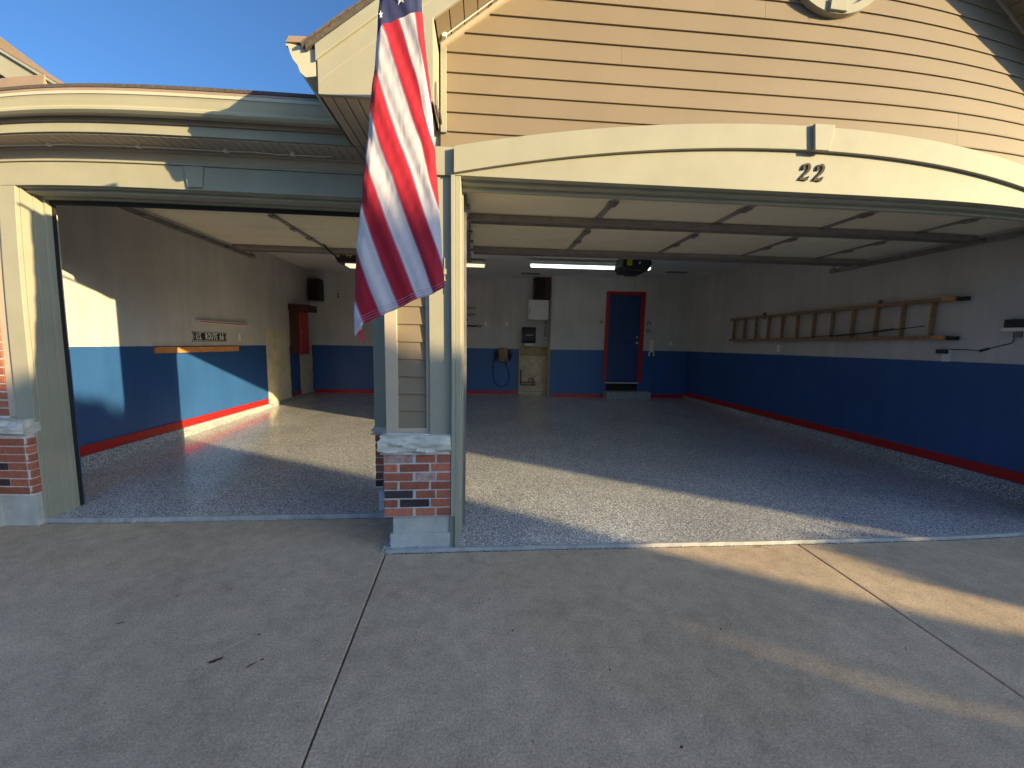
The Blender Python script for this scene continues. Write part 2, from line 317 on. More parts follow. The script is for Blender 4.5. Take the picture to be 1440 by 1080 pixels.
# ------------------------------------------------------------------ setting: ground, driveway, garage shell
g = MB(); g.bm.faces.new([g.bm.verts.new(p) for p in ((-300, -300, -.16), (300, -300, -.16), (300, 300, -.16), (-300, 300, -.16))])
g.build('ground', M['grass'], kind='structure')
dw = thing('driveway', 'weathered brown grey concrete driveway with dark control joints', 'driveway', kind='structure')
del dw['category']
MB().box(-9, 9, -9, 3.36, -.15, -.075).build('joint_filler', M['joint'], dw)
def slab(pts, z1=-.022):
    mb = MB(); mb.prism(pts, 'z', -.10, z1); o = mb.build('concrete_slab', M['driveway'], dw, bevel=0.006); return o
slab([(-9, -9), (-.674, -9), (-.653, 1.2), (-.712, 2.755), (-.728, 3.365), (-9, 3.365)])
slab([(-.666, -9), (2.488, -9), (2.492, 1.3), (2.553, 2.76), (-.700, 2.76), (-.645, 1.2)])
slab([(2.500, -9), (9, -9), (9, 2.76), (2.565, 2.76), (2.504, 1.3)])
# garage floor: sloped flake-coated slab with a paler nosing along the front
gf = MB()
pts = [(-4.6, 3.385), (-.735, 3.385), (-.735, 2.785), (5.75, 2.785), (5.75, 10.7), (-4.6, 10.7)]
A = [gf.bm.verts.new((x, y, fl(y))) for x, y in pts]; B = [gf.bm.verts.new((x, y, -.14)) for x, y in pts]
gf.bm.faces.new(A); gf.bm.faces.new(B[::-1])
for i in range(6): gf.bm.faces.new((A[i], B[i], B[(i+1) % 6], A[(i+1) % 6]))
gfl = gf.build('garage_floor', M['flake'], kind='structure')
nos = mat('pale_floor_edge', (0.36, 0.36, 0.35), 0.6, 0.15, 9.0, 0.4, 80)
def nosing(x0, x1, y, yb):
    n = 90; mb = MB(); rows = [[], [], []]
    for i in range(n+1):
        x = x0 + (x1-x0)*i/n; j = random.uniform(-.004, .004)
        rows[0].append((x, y - .017 + j, -.022)); rows[1].append((x, y - .012 + j, fl(y) + .004)); rows[2].append((x, yb + random.uniform(-.004, .004), fl(yb) + .004))
    mb.strip(rows[0], rows[1]); mb.strip(rows[1], rows[2]); bmesh.ops.remove_doubles(mb.bm, verts=mb.bm.verts, dist=1e-5)
    mb.build('floor_nosing', nos, gfl)
nosing(-.70, 5.75, 2.785, 2.792); nosing(-3.69, -.735, 3.385, 3.392)

wl = box('wall_left', M['wall'], None, XL-.15, XL, 3.62, YB+.15, -.1, 3.36, kind='structure')
wr = box('wall_right', M['wall'], None, XR, XR+.15, 2.9, YB+.15, -.1, 3.36, kind='structure')
wb = MB().prism([(XL, YB), (1.80, YB), (1.80, YB2), (XR, YB2), (XR, YB+.15), (XL, YB+.15)], 'z', -.1, 3.45).build('wall_back', M['wall'], kind='structure')
wf = MB()
wf.box(XL, -3.67, 3.62, 3.72, -.1, 3.33).box(-3.67, -.946, 3.62, 3.72, 2.70, 3.33).box(-.70, -.22, 3.0, 3.42, -.1, 3.33)
wf.box(-.22, XO+.06, 3.0, 3.12, 2.74, 3.33).box(XO+.06, XR, 3.0, 3.12, -.1, 3.33).box(-.90, -.70, 3.621, 3.72, -.1, 3.33)
wf.build('wall_front', M['wall'], kind='structure')
ce = MB().prism([(XL, 3.63), (-.70, 3.63), (-.70, 2.93), (XR, 2.93), (XR, YB), (XL, YB)], 'z', ZC, ZC+.06).build('ceiling', M['ceiling'], kind='structure')
# attic hatch frame
hf = MB(); hx0, hx1, hy0, hy1 = 2.29, 2.90, 8.98, 9.78
hf.box(hx0-.05, hx1+.05, hy0-.05, hy0, ZC-.02, ZC-.001).box(hx0-.05, hx1+.05, hy1, hy1+.05, ZC-.02, ZC-.001).box(hx0-.05, hx0, hy0, hy1, ZC-.02, ZC-.001).box(hx1, hx1+.05, hy0, hy1, ZC-.02, ZC-.001)
hatch = box('attic_hatch', M['ceiling'], ce, hx0, hx1, hy0, hy1, ZC-.008, ZC-.002); hf.build('hatch_frame', M['white_metal'], hatch)
for (x0, x1, y0, y1) in ((.945, 1.41, 9.6, 9.80), (4.36, 4.87, 8.93, 9.13)):
    v = box('ceiling_vent', M['white_metal'], ce, x0-.03, x1+.03, y0-.03, y1+.03, ZC-.015, ZC-.001)
    for k in range(6): box('slat', M['vent_grey'], v, x0, x1, y0+.034*k, y0+.034*k+.024, ZC-.024, ZC-.0155)
# stem walls and red baseboards
MB().box(XR-.045, XR-.001, 3.12, YB2-.001, -.02, .213).build('stem_wall', M['flake_curb'], wr, bevel=.008)
MB().box(XL+.001, XL+.045, 3.72, 8.36, -.02, .213).build('stem_wall', M['flake_curb'], wl, bevel=.008)
MB().box(XL+.001, XL+.03, 8.36, YB-.001, -.02, .213).build('stem_wall', M['flake_curb'], wl)
box('baseboard', M['red_paint'], wr, XR-.022, XR-.001, 3.12, YB2-.001, .214, .322, .004)
box('baseboard', M['red_paint'], wl, XL+.001, XL+.022, 3.72, 8.32, .214, .322, .004)
box('baseboard', M['red_paint'], wl, XL+.001, XL+.022, 9.38, 9.78, .214, .322, .004)
box('baseboard', M['red_paint'], wb, XL+.03, 1.00, YB-.02, YB-.001, .15, .262, .004)
box('baseboard', M['red_paint'], wb, 1.86, 3.245, YB2-.02, YB2-.001, .13, .25, .004)
box('baseboard', M['red_paint'], wb, 4.47, XR-.05, YB2-.02, YB2-.001, .13, .25, .004)
# unpainted patches on the left wall
def patch(y0, y1, z0, z1):
    n = 14; pts = []
    for i in range(n+1): pts.append((y0+(y1-y0)*i/n, z1 + random.uniform(-.012, .012)))
    for i in range(n+1): pts.append((y1 + random.uniform(-.02, .02), z1+(z0-z1)*i/n))
    pts.append((y0, z0)); 
    MB().prism(pts, 'x', XL+.001, XL+.007).build('bare_patch', M['bare_wall'], wl)
patch(8.352, 9.30, .215, 1.79); patch(9.79, 10.47, .215, 1.72)
# raised kitchen door with red frame and step
door = box('entry_door', M['blue_door'], wb, 3.335, 4.185, YB2-.03, YB2-.001, .585, 2.885, .003)
for (x0, x1, z0, z1) in ((3.44, 3.70, 2.42, 2.76), (3.82, 4.08, 2.42, 2.76), (3.44, 3.70, 1.62, 2.34), (3.82, 4.08, 1.62, 2.34), (3.44, 3.70, .78, 1.46), (3.82, 4.08, .78, 1.46)):
    pn = MB().box(x0, x1, YB2-.046, YB2-.0305, z0, z1); 
    bmesh.ops.bevel(pn.bm, geom=list(pn.bm.edges), offset=.012, segments=1, affect='EDGES'); pn.build('door_panel', M['blue_door'], door)
MB().tube([(4.115, YB2-.03, 1.64), (4.115, YB2-.07, 1.64), (4.115, YB2-.10, 1.64)], .028, 12).build('door_knob', M['white_metal'], door)
MB().tube([(4.12, YB2-.03, 1.79), (4.12, YB2-.05, 1.79)], .022, 12).build('deadbolt', M['white_metal'], door)
for nm, b_ in (('door_frame', (3.25, 3.33, .57, 2.975)), ('door_frame', (4.19, 4.30, .57, 2.975)), ('door_frame', (3.33, 4.19, 2.89, 2.975))):
    box(nm, M['red_paint'], wb, b_[0], b_[1], YB2-.045, YB2-.001, b_[2], b_[3], .004)
box('door_sill', M['white_metal'], wb, 3.30, 4.22, YB2-.06, YB2-.001, .545, .568)
box('riser', M['rubber'], wb, 3.35, 4.20, YB2-.012, YB2-.001, .34, .543)
box('concrete_step', M['flake_curb'], None, 3.26, 4.44, 9.66, YB2-.003, .14, .345, .01, label='low flake coated concrete step below the blue entry door', cat='step')
def outlet(name, x, y, z, axis, parent, w_=.075, h=.118):
    if axis == 'y': o = box(name, M['white_plastic'], parent, x-w_/2, x+w_/2, y-.008, y-.001, z-h/2, z+h/2, .002)
    elif axis == 'x-': o = box(name, M['white_plastic'], parent, x-.009, x-.001, y-w_/2, y+w_/2, z-h/2, z+h/2, .002)
    else: o = box(name, M['white_plastic'], parent, x+.001, x+.009, y-w_/2, y+w_/2, z-h/2, z+h/2, .002)
    return o
for x, zz in ((.072, 2.09), (.66, 2.10)): outlet('wall_outlet', x, YB, zz, 'y', wb)
outlet('wall_outlet', 5.07, YB2, 1.64, 'y', wb, .09, .14)
outlet('wall_outlet', XR, 6.83, 1.555, 'x-', wr, .08, .13); outlet('wall_outlet', XR, 4.20, 1.50, 'x-', wr, .085, .14)
outlet('light_switch', XL, 7.475, 1.58, 'x+', wl, .075, .13)

# ------------------------------------------------------------------ the house front
H = thing('house', 'cream and tan garage house with arched header, siding gable and brick based pier', 'house')
ux0 = [0]
# brick helper: bricks share meshes by length
BR = {}
def brick_mesh(L, key, m):
    k = (round(L, 3), key)
    if k not in BR:
        bm = bmesh.new(); bmesh.ops.create_cube(bm, size=1)
        bmesh.ops.scale(bm, vec=(L, .03, .0575), verts=bm.verts)
        bmesh.ops.bevel(bm, geom=list(bm.edges), offset=.0035, segments=1, affect='EDGES')
        rr = random.Random(hash(k) & 255)
        for v in bm.verts: v.co += Vector((rr.uniform(-.0012, .0012), rr.uniform(-.001, .001), rr.uniform(-.001, .001)))
        me = bpy.data.meshes.new('brick'); bm.to_mesh(me); bm.free(); me.materials.append(m); BR[k] = me
    return BR[k]
def brick(parent, c, L, rz=0, key='brick'):
    o = link('brick', brick_mesh(L, key, M[key]), None, parent)
    o.location = Vector(c) - off(parent) + Vector((0, random.uniform(-.0015, .0015), random.uniform(-.001, .001)))
    o.rotation_euler = (0, random.uniform(-.004, .004), rz); return o
ROWA = [(0, .206), (.228, .37), (.383, .487)]; ROWB = [(0, .093), (.112, .325), (.342, .487)]
def course_z(r, z0=.2508): return z0 + .0678*r + .0325
# pier core
pier = MB().box(-.718, -.232, 2.7995, 3.40, .248, .735).box(-.655, -.245, 2.85, 3.40, -.05, .22).build('pier', M['mortar'], H, label='brick based pier between the two garage openings')
DARK = {(2, 0), (1, 1)}; PALE = {(6, 0), (4, 1)}
for r in range(7):
    row = ROWA if r % 2 == 0 else ROWB
    for i, (a, b_) in enumerate(row):
        key = 'brick_dark' if (r, i) in DARK else 'brick_pale' if (r, i) in PALE else 'brick'
        brick(pier, (-.715+(a+b_)/2, 2.807, course_z(r)), b_-a, 0, key)
    # left return of the pier
    for a, b_ in (((2.80, 2.99), (3.01, 3.20), (3.22, 3.39)) if r % 2 == 0 else ((2.80, 2.89), (2.91, 3.10), (3.12, 3.31))):
        brick(pier, (-.712, (a+b_)/2+.01, course_z(r)), b_-a-.01, math.pi/2, 'brick')
def rough_stone(name, x0, x1, y0, y1, z0, z1, parent):
    bm = bmesh.new(); bmesh.ops.create_cube(bm, size=1)
    bmesh.ops.subdivide_edges(bm, edges=list(bm.edges), cuts=14, use_grid_fill=True)
    from mathutils import noise
    for v in bm.verts:
        p_ = Vector((x0+(x1-x0)*(v.co.x+.5), y0+(y1-y0)*(v.co.y+.5), z0+(z1-z0)*(v.co.z+.5)))
        fz = (v.co.z+.5)
        if v.co.y < -.49 or abs(v.co.x) > .49:
            d = noise.noise(Vector((p_.x*16, p_.z*30, p_.y*16)))*.026 + noise.noise(Vector((p_.x*55, p_.z*60, p_.y*50)))*.012
            if fz > .62: d += -(fz-.62)*.045
            if fz < .12: d += -.012
            if v.co.y < -.49: p_.y -= d
            if v.co.x < -.49: p_.x -= d
            if v.co.x > .49: p_.x += d*.4
        if fz > .99: p_.z += noise.noise(Vector((p_.x*9, p_.y*9, 0)))*.004
        v.co = p_
    bmesh.ops.recalc_face_normals(bm, faces=bm.faces)
    me = bpy.data.meshes.new(name); bm.to_mesh(me); bm.free()
    for p_ in me.polygons: p_.use_smooth = True
    me.set_sharp_from_angle(angle=math.radians(35))
    return link(name, me, M['stone'], parent)
rough_stone('stone_cap', -.748, -.229, 2.752, 3.41, .735, .872, pier)
MB().box(-.665, -.240, 2.832, 3.40, -.04, .243).box(-.685, -.236, 2.815, 3.40, -.05, .105).build('pier_foot', M['concrete_wall'], pier, bevel=.006)
# pier upper: trims and lap siding
MB().box(-.706, -.232, 2.885, 3.40, .86, 3.02).build('sheathing', M['tan_trim'], pier)
box('corner_board', M['tan_trim'], pier, -.708, -.622, 2.838, 3.40, .868, 3.018, .003)
box('trim_board', M['tan_trim'], pier, -.417, -.390, 2.845, 2.885, .868, 2.86, .002)
box('trim_board', M['trim'], pier, -.389, -.206, 2.822, 2.885, .868, 2.86, .003)
box('flashing', M['white_metal'], pier, -.70, -.392, 2.80, 2.84, .868, .876)
box('flashing', M['tan_trim'], pier, -.622, -.418, 2.845, 2.884, .876, .912)
def clap(parent, x0, x1, z, x0t=None, x1t=None, y=YS, e=.127, mname='siding'):
    """one lap siding board: bottom edge at z stands proud, top tucks under the next"""
    x0t = x0 if x0t is None else x0t; x1t = x1 if x1t is None else x1t
    mb = MB(); bm = mb.bm
    pr = [(0, y-.002, 0), (0, y-.016, .0), (0, y-.017, .004), (0, y-.0145, .010), (0, y-.0035, e+.004), (0, y+.004, e+.004)]
    A = [bm.verts.new((x0+(x0t-x0)*(q[2]/e), q[1], z+q[2])) for q in pr]; B = [bm.verts.new((x1+(x1t-x1)*(q[2]/e), q[1], z+q[2])) for q in pr]
    for i in range(len(pr)-1): bm.faces.new((A[i], A[i+1], B[i+1], B[i]))
    bm.faces.new(A); bm.faces.new(B[::-1])
    return mb.build('siding_board', M[mname], parent)
z = .912
while z < 2.95:
    clap(pier, -.621, -.418, z, y=2.872); z += .1285
# gable wall
def rake_l(z): return max(-.298, -.315+(z-3.527)/.755)
def rake_r(z): return 2*XC - rake_l(z)
gw = MB().prism([(-.29, 2.72), (2*XC+.29, 2.72), (2*XC+.29, 3.52), (XC, 5.55), (-.29, 3.52)], 'y', YS+.006, YS+.12).build('gable_wall', M['tan_trim'], H)
z = 3.5218 - .127*5
joints = {0: 1.10, 1: 3.66, 2: 3.655, 3: 3.66, 5: .95, 8: 2.0}
k = 0
while z < 5.35:
    xl, xr = rake_l(z)-.005, rake_r(z)+.005; xlt, xrt = rake_l(z+.127)-.005, rake_r(z+.127)+.005
    if k in joints:
        j = joints[k] + random.uniform(-.006, .006); clap(gw, xl, j, z, xlt, j); clap(gw, j+.0015, xr, z, j+.0015, xrt)
    else: clap(gw, xl, xr, z, xlt, xrt)
    z += .127; k += 1
# channel trims along siding edge
def rake_strip(name, m, parent, off0, off1, y0, y1, x_from, x_to, mirror=False):
    f = lambda x: 3.527 + .755*(x+.315)
    pts = [(x_from, f(x_from)+off0), (x_to, f(x_to)+off0), (x_to, f(x_to)+off1), (x_from, f(x_from)+off1)]
    if mirror: pts = [(2*XC-p_[0], p_[1]) for p_ in pts]
    return MB().prism(pts, 'y', y0, y1).build(name, m, parent)
for mi in (False, True):
    rake_strip('rake_channel', M['tan_trim'], gw, -.012, .042, YS-.03, YS+.005, -.30, XC, mi)
box('corner_channel', M['trim'], gw, -.302, -.262, YS-.026, YS-.002, 3.0, 3.545, .002)
box('corner_channel', M['trim'], gw, 2*XC+.262, 2*XC+.302, YS-.026, YS-.002, 3.0, 3.545, .002)
# roof over the double bay: rakes, soffit planks, return boxes
roof = MB()
yb0 = 2.549
f = lambda x: 3.294 + .745*(x+.99)
roof.prism([(-1.05, f(-1.05)), (XC, f(XC)), (2*XC+1.05, f(-1.05)), (2*XC+1.05, f(-1.05)+.03), (XC, f(XC)+.03), (-1.05, f(-1.05)+.03)], 'y', yb0-.02, 13)
roof = roof.build('gable_roof', M['shingle'], H)
for mi in (False, True):
    # shingle courses showing at the rake edge
    for i in range(26):
        x0 = -1.07 + i*.135; 
        if x0 > XC-.12: break
        pts = [(x0, f(x0)+.030), (x0+.145, f(x0+.145)+.031), (x0+.145, f(x0+.145)+.038), (x0, f(x0)+.044)]
        if mi: pts = [(2*XC-p_[0], p_[1]) for p_ in pts]
        MB().prism(pts, 'y', yb0-.035+random.uniform(-.006, .006), 4.2).build('shingle', M['shingle'], roof)
    def R(name, m, parent, pts, y0, y1, bevel=0):
        if mi: pts = [(2*XC-p_[0], p_[1]) for p_ in pts]
        return MB().prism(pts, 'y', y0, y1).build(name, m, parent, bevel=bevel)
    zt = lambda x: f(x)-.004
    bb = R('barge_board', M['trim'], roof, [(-.995, zt(-.995)), (XC, zt(XC)), (XC, zt(XC)-.305), (-.313, 3.488), (-.313, 3.019), (-.995, 3.019)], yb0, yb0+.022, .003)
    R('rake_moulding', M['trim'], bb, [(-1.0, zt(-1.0)), (XC, zt(XC)), (XC, zt(XC)-.085), (-1.0, zt(-1.0)-.085)], yb0-.018, yb0-.001, .004)
    R('face_seam', M['tan_trim'], bb, [(-.99, zt(-.99)-.20), (-.30, zt(-.30)-.20), (-.30, zt(-.30)-.2035), (-.99, zt(-.99)-.2035)], yb0-.002, yb0-.0005)
    R('return_side', M['trim'], bb, [(-.335, 3.019), (-.313, 3.019), (-.313, 3.50), (-.335, 3.50)], yb0+.022, YS+.004)
    # return box soffit planks
    for i in range(9):
        x0 = -1.0 + i*.076
        R('soffit_plank', M['tan_trim'], bb, [(x0+.004, 3.019), (x0+.0725, 3.019), (x0+.0725, 3.027), (x0+.004, 3.027)], yb0+.024, 3.12 if x0 > -.74 else 3.40)
    R('soffit_backing', M['rubber'], bb, [(-1.0, 3.028), (-.336, 3.028), (-.336, 3.036), (-1.0, 3.036)], yb0+.024, 3.40)
    # sloped rake soffit planks between the barge board and the siding
    n = 34; dx = .0875
    for i in range(n):
        xa = -.31 + i*dx; xb = xa + dx - .0065
        if xb > XC-.02: break
        zz = lambda x: 3.527 + .755*(x+.315) + .02
        R('soffit_plank', M['siding'], bb, [(xa, zz(xa)), (xb, zz(xb)), (xb, zz(xb)+.010), (xa, zz(xa)+.010)], yb0+.023, YS+.003)
    zz2 = lambda x: 3.527 + .755*(x+.315) + .033
    R('soffit_backing', M['rubber'], bb, [(-.31, zz2(-.31)), (XC, zz2(XC)), (XC, zz2(XC)+.008), (-.31, zz2(-.31)+.008)], yb0+.023, YS+.003)
    R('sub_fascia', M['trim'], bb, [(-1.0, 3.019), (-.985, 3.019), (-.985, 3.27), (-1.0, 3.27)], yb0+.022, 6.0)
    # eave gutter running back along the roof edge
    prof = [(-1.005, 3.265), (-1.005, 3.120), (-1.065, 3.110), (-1.095, 3.135), (-1.110, 3.175), (-1.135, 3.205), (-1.150, 3.240), (-1.160, 3.275), (-1.172, 3.278), (-1.172, 3.290), (-1.150, 3.290)]
    gt_ = R('gutter', M['gutter'], roof, prof, yb0+.005, 6.2)
    R('drip_edge', M['brown'], gt_, [(-1.168, 3.292), (-1.0, 3.296), (-1.0, 3.330), (-1.150, 3.326)], yb0-.004, 6.2)
# round gable vent
vc = Vector((2.51, 4.352)); vent = thing('gable_vent', None, None); del_keys = None
vent.parent = H; vent.name = 'gable_vent'
vm = MB()
disc = [(vc.x+.345*math.cos(a), vc.y+.345*math.sin(a)) for a in [2*math.pi*i/48 for i in range(48)]]
vm.prism(disc, 'y', YS-.035, YS-.014).build('vent_disc', M['trim'], vent)
ring = MB()
for i in range(48):
    a0, a1 = 2*math.pi*i/48, 2*math.pi*(i+1)/48
    q = [(vc.x+r_*math.cos(a), vc.y+r_*math.sin(a)) for r_, a in ((.345, a0), (.402, a0), (.402, a1), (.345, a1))]
    ring.prism(q, 'y', YS-.062, YS-.012)
bmesh.ops.remove_doubles(ring.bm, verts=ring.bm.verts, dist=1e-4)
ring.build('vent_ring', M['trim'], vent)
for s_ in (-1, 1):
    MB().prism([(vc.x-.060, vc.y+s_*.30), (vc.x+.060, vc.y+s_*.30), (vc.x+.070, vc.y+s_*.392), (vc.x-.070, vc.y+s_*.392)], 'y', YS-.082, YS-.012).build('vent_keystone', M['trim'], vent, bevel=.004)
for k in range(-6, 7):
    zz_ = vc.y + k*.045; hw = math.sqrt(max(.325**2-(k*.045)**2, 0))
    if abs(k) > 5: continue
    MB().prism([(YS-.050, zz_-.004), (YS-.036, zz_+.022), (YS-.034, zz_+.016), (YS-.046, zz_-.008)], 'x', vc.x-hw, vc.x+hw).build('louvre', M['trim'], vent)
# arched header over the double opening
def arc_o(x): return 3.145 - .25*((x-2.40)/2.56)**2*1.04
def arc_i(x): return 2.982 - .26*((x-2.40)/2.56)**2*1.03
NX = 48; x0h, x1h = -.206, XO+.051
xs = [x0h+(x1h-x0h)*i/NX for i in range(NX+1)]
hd = MB().prism([(x, 2.700) for x in (x0h, x1h)] + [(x, arc_o(x)-.01) for x in reversed(xs)], 'y', YF+.004, YF+.07).build('arched_header', M['trim'], H, bevel=.003)
xa = [-.385+(2*XC+.77)*i/NX for i in range(NX+1)]
MB().prism([(x, arc_i(x)) for x in xs] + [(x, arc_o(x)) for x in reversed(xs)], 'y', YF-.028, YF+.003).build('arch_band', M['trim'], hd, bevel=.003)
box('band_end', M['trim'], hd, -.389, -.2065, YF+.012, YF+.05, 2.70, 2.885, .002)
MB().prism([(2.365, arc_i(2.42)-.010), (2.475, arc_i(2.42)-.010), (2.505, arc_o(2.42)+.004), (2.345, arc_o(2.42)+.004)], 'y', YF-.055, YF-.029).build('keystone', M['trim'], hd, bevel=.004)
# jambs and stops of the double opening
for s_ in (0, 1):
    RO = XO-.155
    def MX(a, b_): return (a, b_) if not s_ else (RO-b_, RO-a)
    a, b_ = MX(-.228, -.200); box('jamb_edge', M['trim'], H, a, b_, YF-.004, 2.90, .245 if not s_ else -.02, 2.70, .003)
    if not s_: box('jamb_edge', M['trim'], H, -.2395, -.200, YF+.03, 2.90, -.02, .2445, .002)
    a, b_ = MX(-.199, -.160); jm = box('door_jamb', M['trim'], H, a, b_, YF+.006, 2.96, fl(2.9)-.01, 2.698, .003)
    a, b_ = MX(-.199, -.150); box('door_stop', M['trim'], jm, a, b_, 2.961, 2.995, fl(2.98)-.005, 2.66, .002)
MB().box(-.16, XO+.005, YF+.072, 2.92, 2.678, 2.74).build('head_jamb', M['trim'], H, bevel=.003)
MB().box(-.16, XO+.005, 2.921, 2.96, 2.652, 2.74).build('head_stop', M['trim'], H, bevel=.003)
# right hand wall beyond the opening
box('side_wall', M['siding'], H, XO+.055, 7.4, YF+.05, 2.99, .0, 3.3)
# ---- set-back single bay
H2 = MB().box(-3.80, -.60, YF2+.002, 3.60, 2.716, 3.10).build('single_bay_header', M['trim'], H)
box('header_board', M['trim'], H2, -3.80, -.709, YF2-.020, YF2+.001, 2.722, 2.900, .003)
box('header_cap', M['trim'], H2, -3.80, -.709, YF2-.034, YF2+.001, 2.901, 2.918, .002)
box('frieze_board', M['tan_trim'], H2, -4.3, -.709, YF2-.008, YF2+.001, 2.919, 3.0, .002)
MB().prism([(-2.333, 2.736), (-2.228, 2.739), (-2.203, 2.897), (-2.358, 2.895)], 'y', YF2-.038, YF2-.0205).build('keystone', M['trim'], H2, bevel=.003)
MB().box(-3.652, -.95, 3.45, 3.56, 2.693, 2.715).build('head_jamb', M['trim'], H2, bevel=.002)
MB().box(-3.652, -.95, 3.561, 3.60, 2.676, 2.714).build('head_stop', M['trim'], H2, bevel=.002)
MB().box(-3.652, -.95, 3.602, 3.618, 2.640, 2.699).build('rubber_seal', M['rubber'], H2)
jl = MB().box(-3.80, -3.662, YF2-.020, 3.62, -.03, 2.721).build('door_jamb', M['trim'], H, bevel=.004)
box('jamb_edge', M['trim'], jl, -3.661, -3.649, 3.41, 3.62, -.03, 2.715, .002)
box('jamb_edge', M['trim'], jl, -3.648, -3.640, 3.50, 3.62, -.03, 2.715, .002)
box('door_stop', M['trim'], jl, -3.6395, -3.615, 3.57, 3.62, -.03, 2.69, .002)
MB().box(-3.6395, -3.60, 3.621, 3.64, .03, 2.64).build('rubber_seal', M['rubber'], jl)
box('trim_board', M['tan_trim'], jl, -3.89, -3.801, YF2+.004, 3.55, .88, 2.92, .003)
# right pilaster of the single bay
pr = MB().box(-.943, -.705, YF2+.012, 3.62, .24, .76).box(-.93, -.70, YF2+.04, 3.62, -.05, .20).build('pilaster', M['mortar'], H)
for r in range(7):
    a = -.946 + (.10 if r % 2 else 0)
    if r % 2: brick(pr, (-.896, YF2+.02, course_z(r)), .098, 0, 'brick'); brick(pr, (-.775, YF2+.02, course_z(r)), .125, 0, 'brick')
    else: brick(pr, (-.850, YF2+.02, course_z(r)), .19, 0, 'brick' if r else 'brick_dark')
rough_stone('stone_cap', -.962, -.705, YF2-.012, 3.62, .73, .80, pr)
box('pilaster_board', M['trim'], pr, -.946, -.80, YF2+.002, 3.62, .80, 2.715, .003)
box('pilaster_board', M['trim'], pr, -.799, -.709, YF2+.018, 3.60, .80, 2.715, .003)
box('door_stop', M['trim'], pr, -.960, -.947, 3.56, 3.62, .02, 2.69, .002)
# left brick pilaster
pl = MB().box(-3.962, -3.676, 3.3145, 3.45, .24, .77).box(-3.94, -3.70, 3.35, 3.45, -.05, .24).box(-4.35, -3.889, YF2+.0105, 3.6, .0, 3.02).build('brick_pilaster', M['mortar'], H)
for r in range(7):
    k1 = 'brick_dark' if r in (1, 3) else 'brick'
    if r in (1, 3, 5): brick(pl, (-3.905, 3.322, course_z(r)), .105, 0, k1 if r < 4 else 'brick'); brick(pl, (-3.772, 3.322, course_z(r)), .148, 0, 'brick')
    else: brick(pl, (-3.828, 3.322, course_z(r)), .262, 0, 'brick')
    brick(pl, (-3.681, 3.3585, course_z(r)), .088, math.pi/2, 'brick')
    if r % 2: brick(pl, (-3.958, 3.26, course_z(r)), .10, math.pi/2, 'brick'); brick(pl, (-3.958, 3.10, course_z(r)), .19, math.pi/2, 'brick')
    else: brick(pl, (-3.958, 3.21, course_z(r)), .19, math.pi/2, 'brick')
MB().box(-4.3, -3.97, 2.9, 3.5, -.05, .745).build('wing_core', M['mortar'], pl)
rough_stone('stone_cap', -4.02, -3.655, 3.27, 3.46, .755, .875, pl)
rough_stone('stone_cap', -4.30, -3.93, 2.9, 3.27, .755, .875, pl)
MB().box(-3.975, -3.675, 3.325, 3.46, -.05, .245).box(-4.3, -3.955, 2.9, 3.33, -.05, .245).build('pilaster_foot', M['concrete_wall'], pl, bevel=.006)
zr = .92; r = 0
while zr < 2.9:
    if r % 2: brick(pl, (-3.945, YF2+.018, zr), .10); brick(pl, (-4.105, YF2+.018, zr), .194)
    else: brick(pl, (-3.992, YF2+.018, zr), .194); brick(pl, (-4.198, YF2+.018, zr), .194)
    zr += .0678; r += 1
# eaves of the single bay
ev = MB().box(-6.2, -.72, 3.146, 3.165, 3.018, 3.087).build('fascia', M['trim'], H, bevel=.003)
n = 75
for i in range(n):
    x1 = -.98 - i*.0693; box('soffit_plank', M['tan_trim'], ev, x1-.0635, x1, 3.166, YF2-.009, 3.010, 3.018)
MB().box(-6.2, -.72, 3.166, 3.45, 3.022, 3.03).build('soffit_backing', M['rubber'], ev)
box('soffit_channel', M['tan_trim'], ev, -4.3, -.709, YF2-.030, YF2-.009, 2.992, 3.0095, .002)
MB().box(-6.2, -1.0, 3.130, 3.150, 3.087, 3.30).build('sub_fascia', M['brown'], H)
gprof = [(3.128, 3.120), (3.062, 3.112), (3.040, 3.124), (3.034, 3.140), (3.046, 3.150), (3.036, 3.166), (3.020, 3.196), (3.012, 3.208), (3.006, 3.210), (3.006, 3.232), (3.022, 3.236), (3.128, 3.236)]
g2 = MB().prism(gprof, 'x', -6.2, -1.0).build('gutter', M['gutter'], H)
MB().prism([(3.012, 3.237), (3.14, 3.24), (3.14, 3.262), (3.018, 3.256)], 'x', -6.2, -1.0).build('drip_edge', M['brown'], g2)
rf2 = MB().prism([(3.02, 3.262), (9.5, 5.2), (9.5, 5.3), (3.02, 3.285)], 'x', -6.2, -1.0).build('low_roof', M['shingle'], H)
# far entry gable left
eg = MB().prism([(-9.0, 4.05), (-4.25, 4.05), (-6.6, 5.75)], 'y', 4.62, 4.75).build('entry_gable', M['siding'], H)
fe = lambda x: 4.075 - .60*(x+4.235)
MB().prism([(-4.20, fe(-4.20)-.02), (-4.20, fe(-4.20)+.022), (-6.6, fe(-6.6)+.022), (-6.6, fe(-6.6)-.02)], 'y', 4.47, 9).build('roof_edge', M['brown'], eg)
MB().prism([(-4.235, fe(-4.235)-.021), (-6.6, fe(-6.6)-.021), (-6.6, fe(-6.6)-.058), (-4.28, fe(-4.28)-.058)], 'y', 4.475, 4.52).build('rake_moulding', M['trim'], eg)
MB().prism([(-4.30, 4.05), (-4.42, fe(-4.42)-.059), (-6.6, fe(-6.6)-.059), (-6.6, fe(-6.6)-.25), (-4.62, 4.05)], 'y', 4.50, 4.53).build('barge_board', M['trim'], eg)
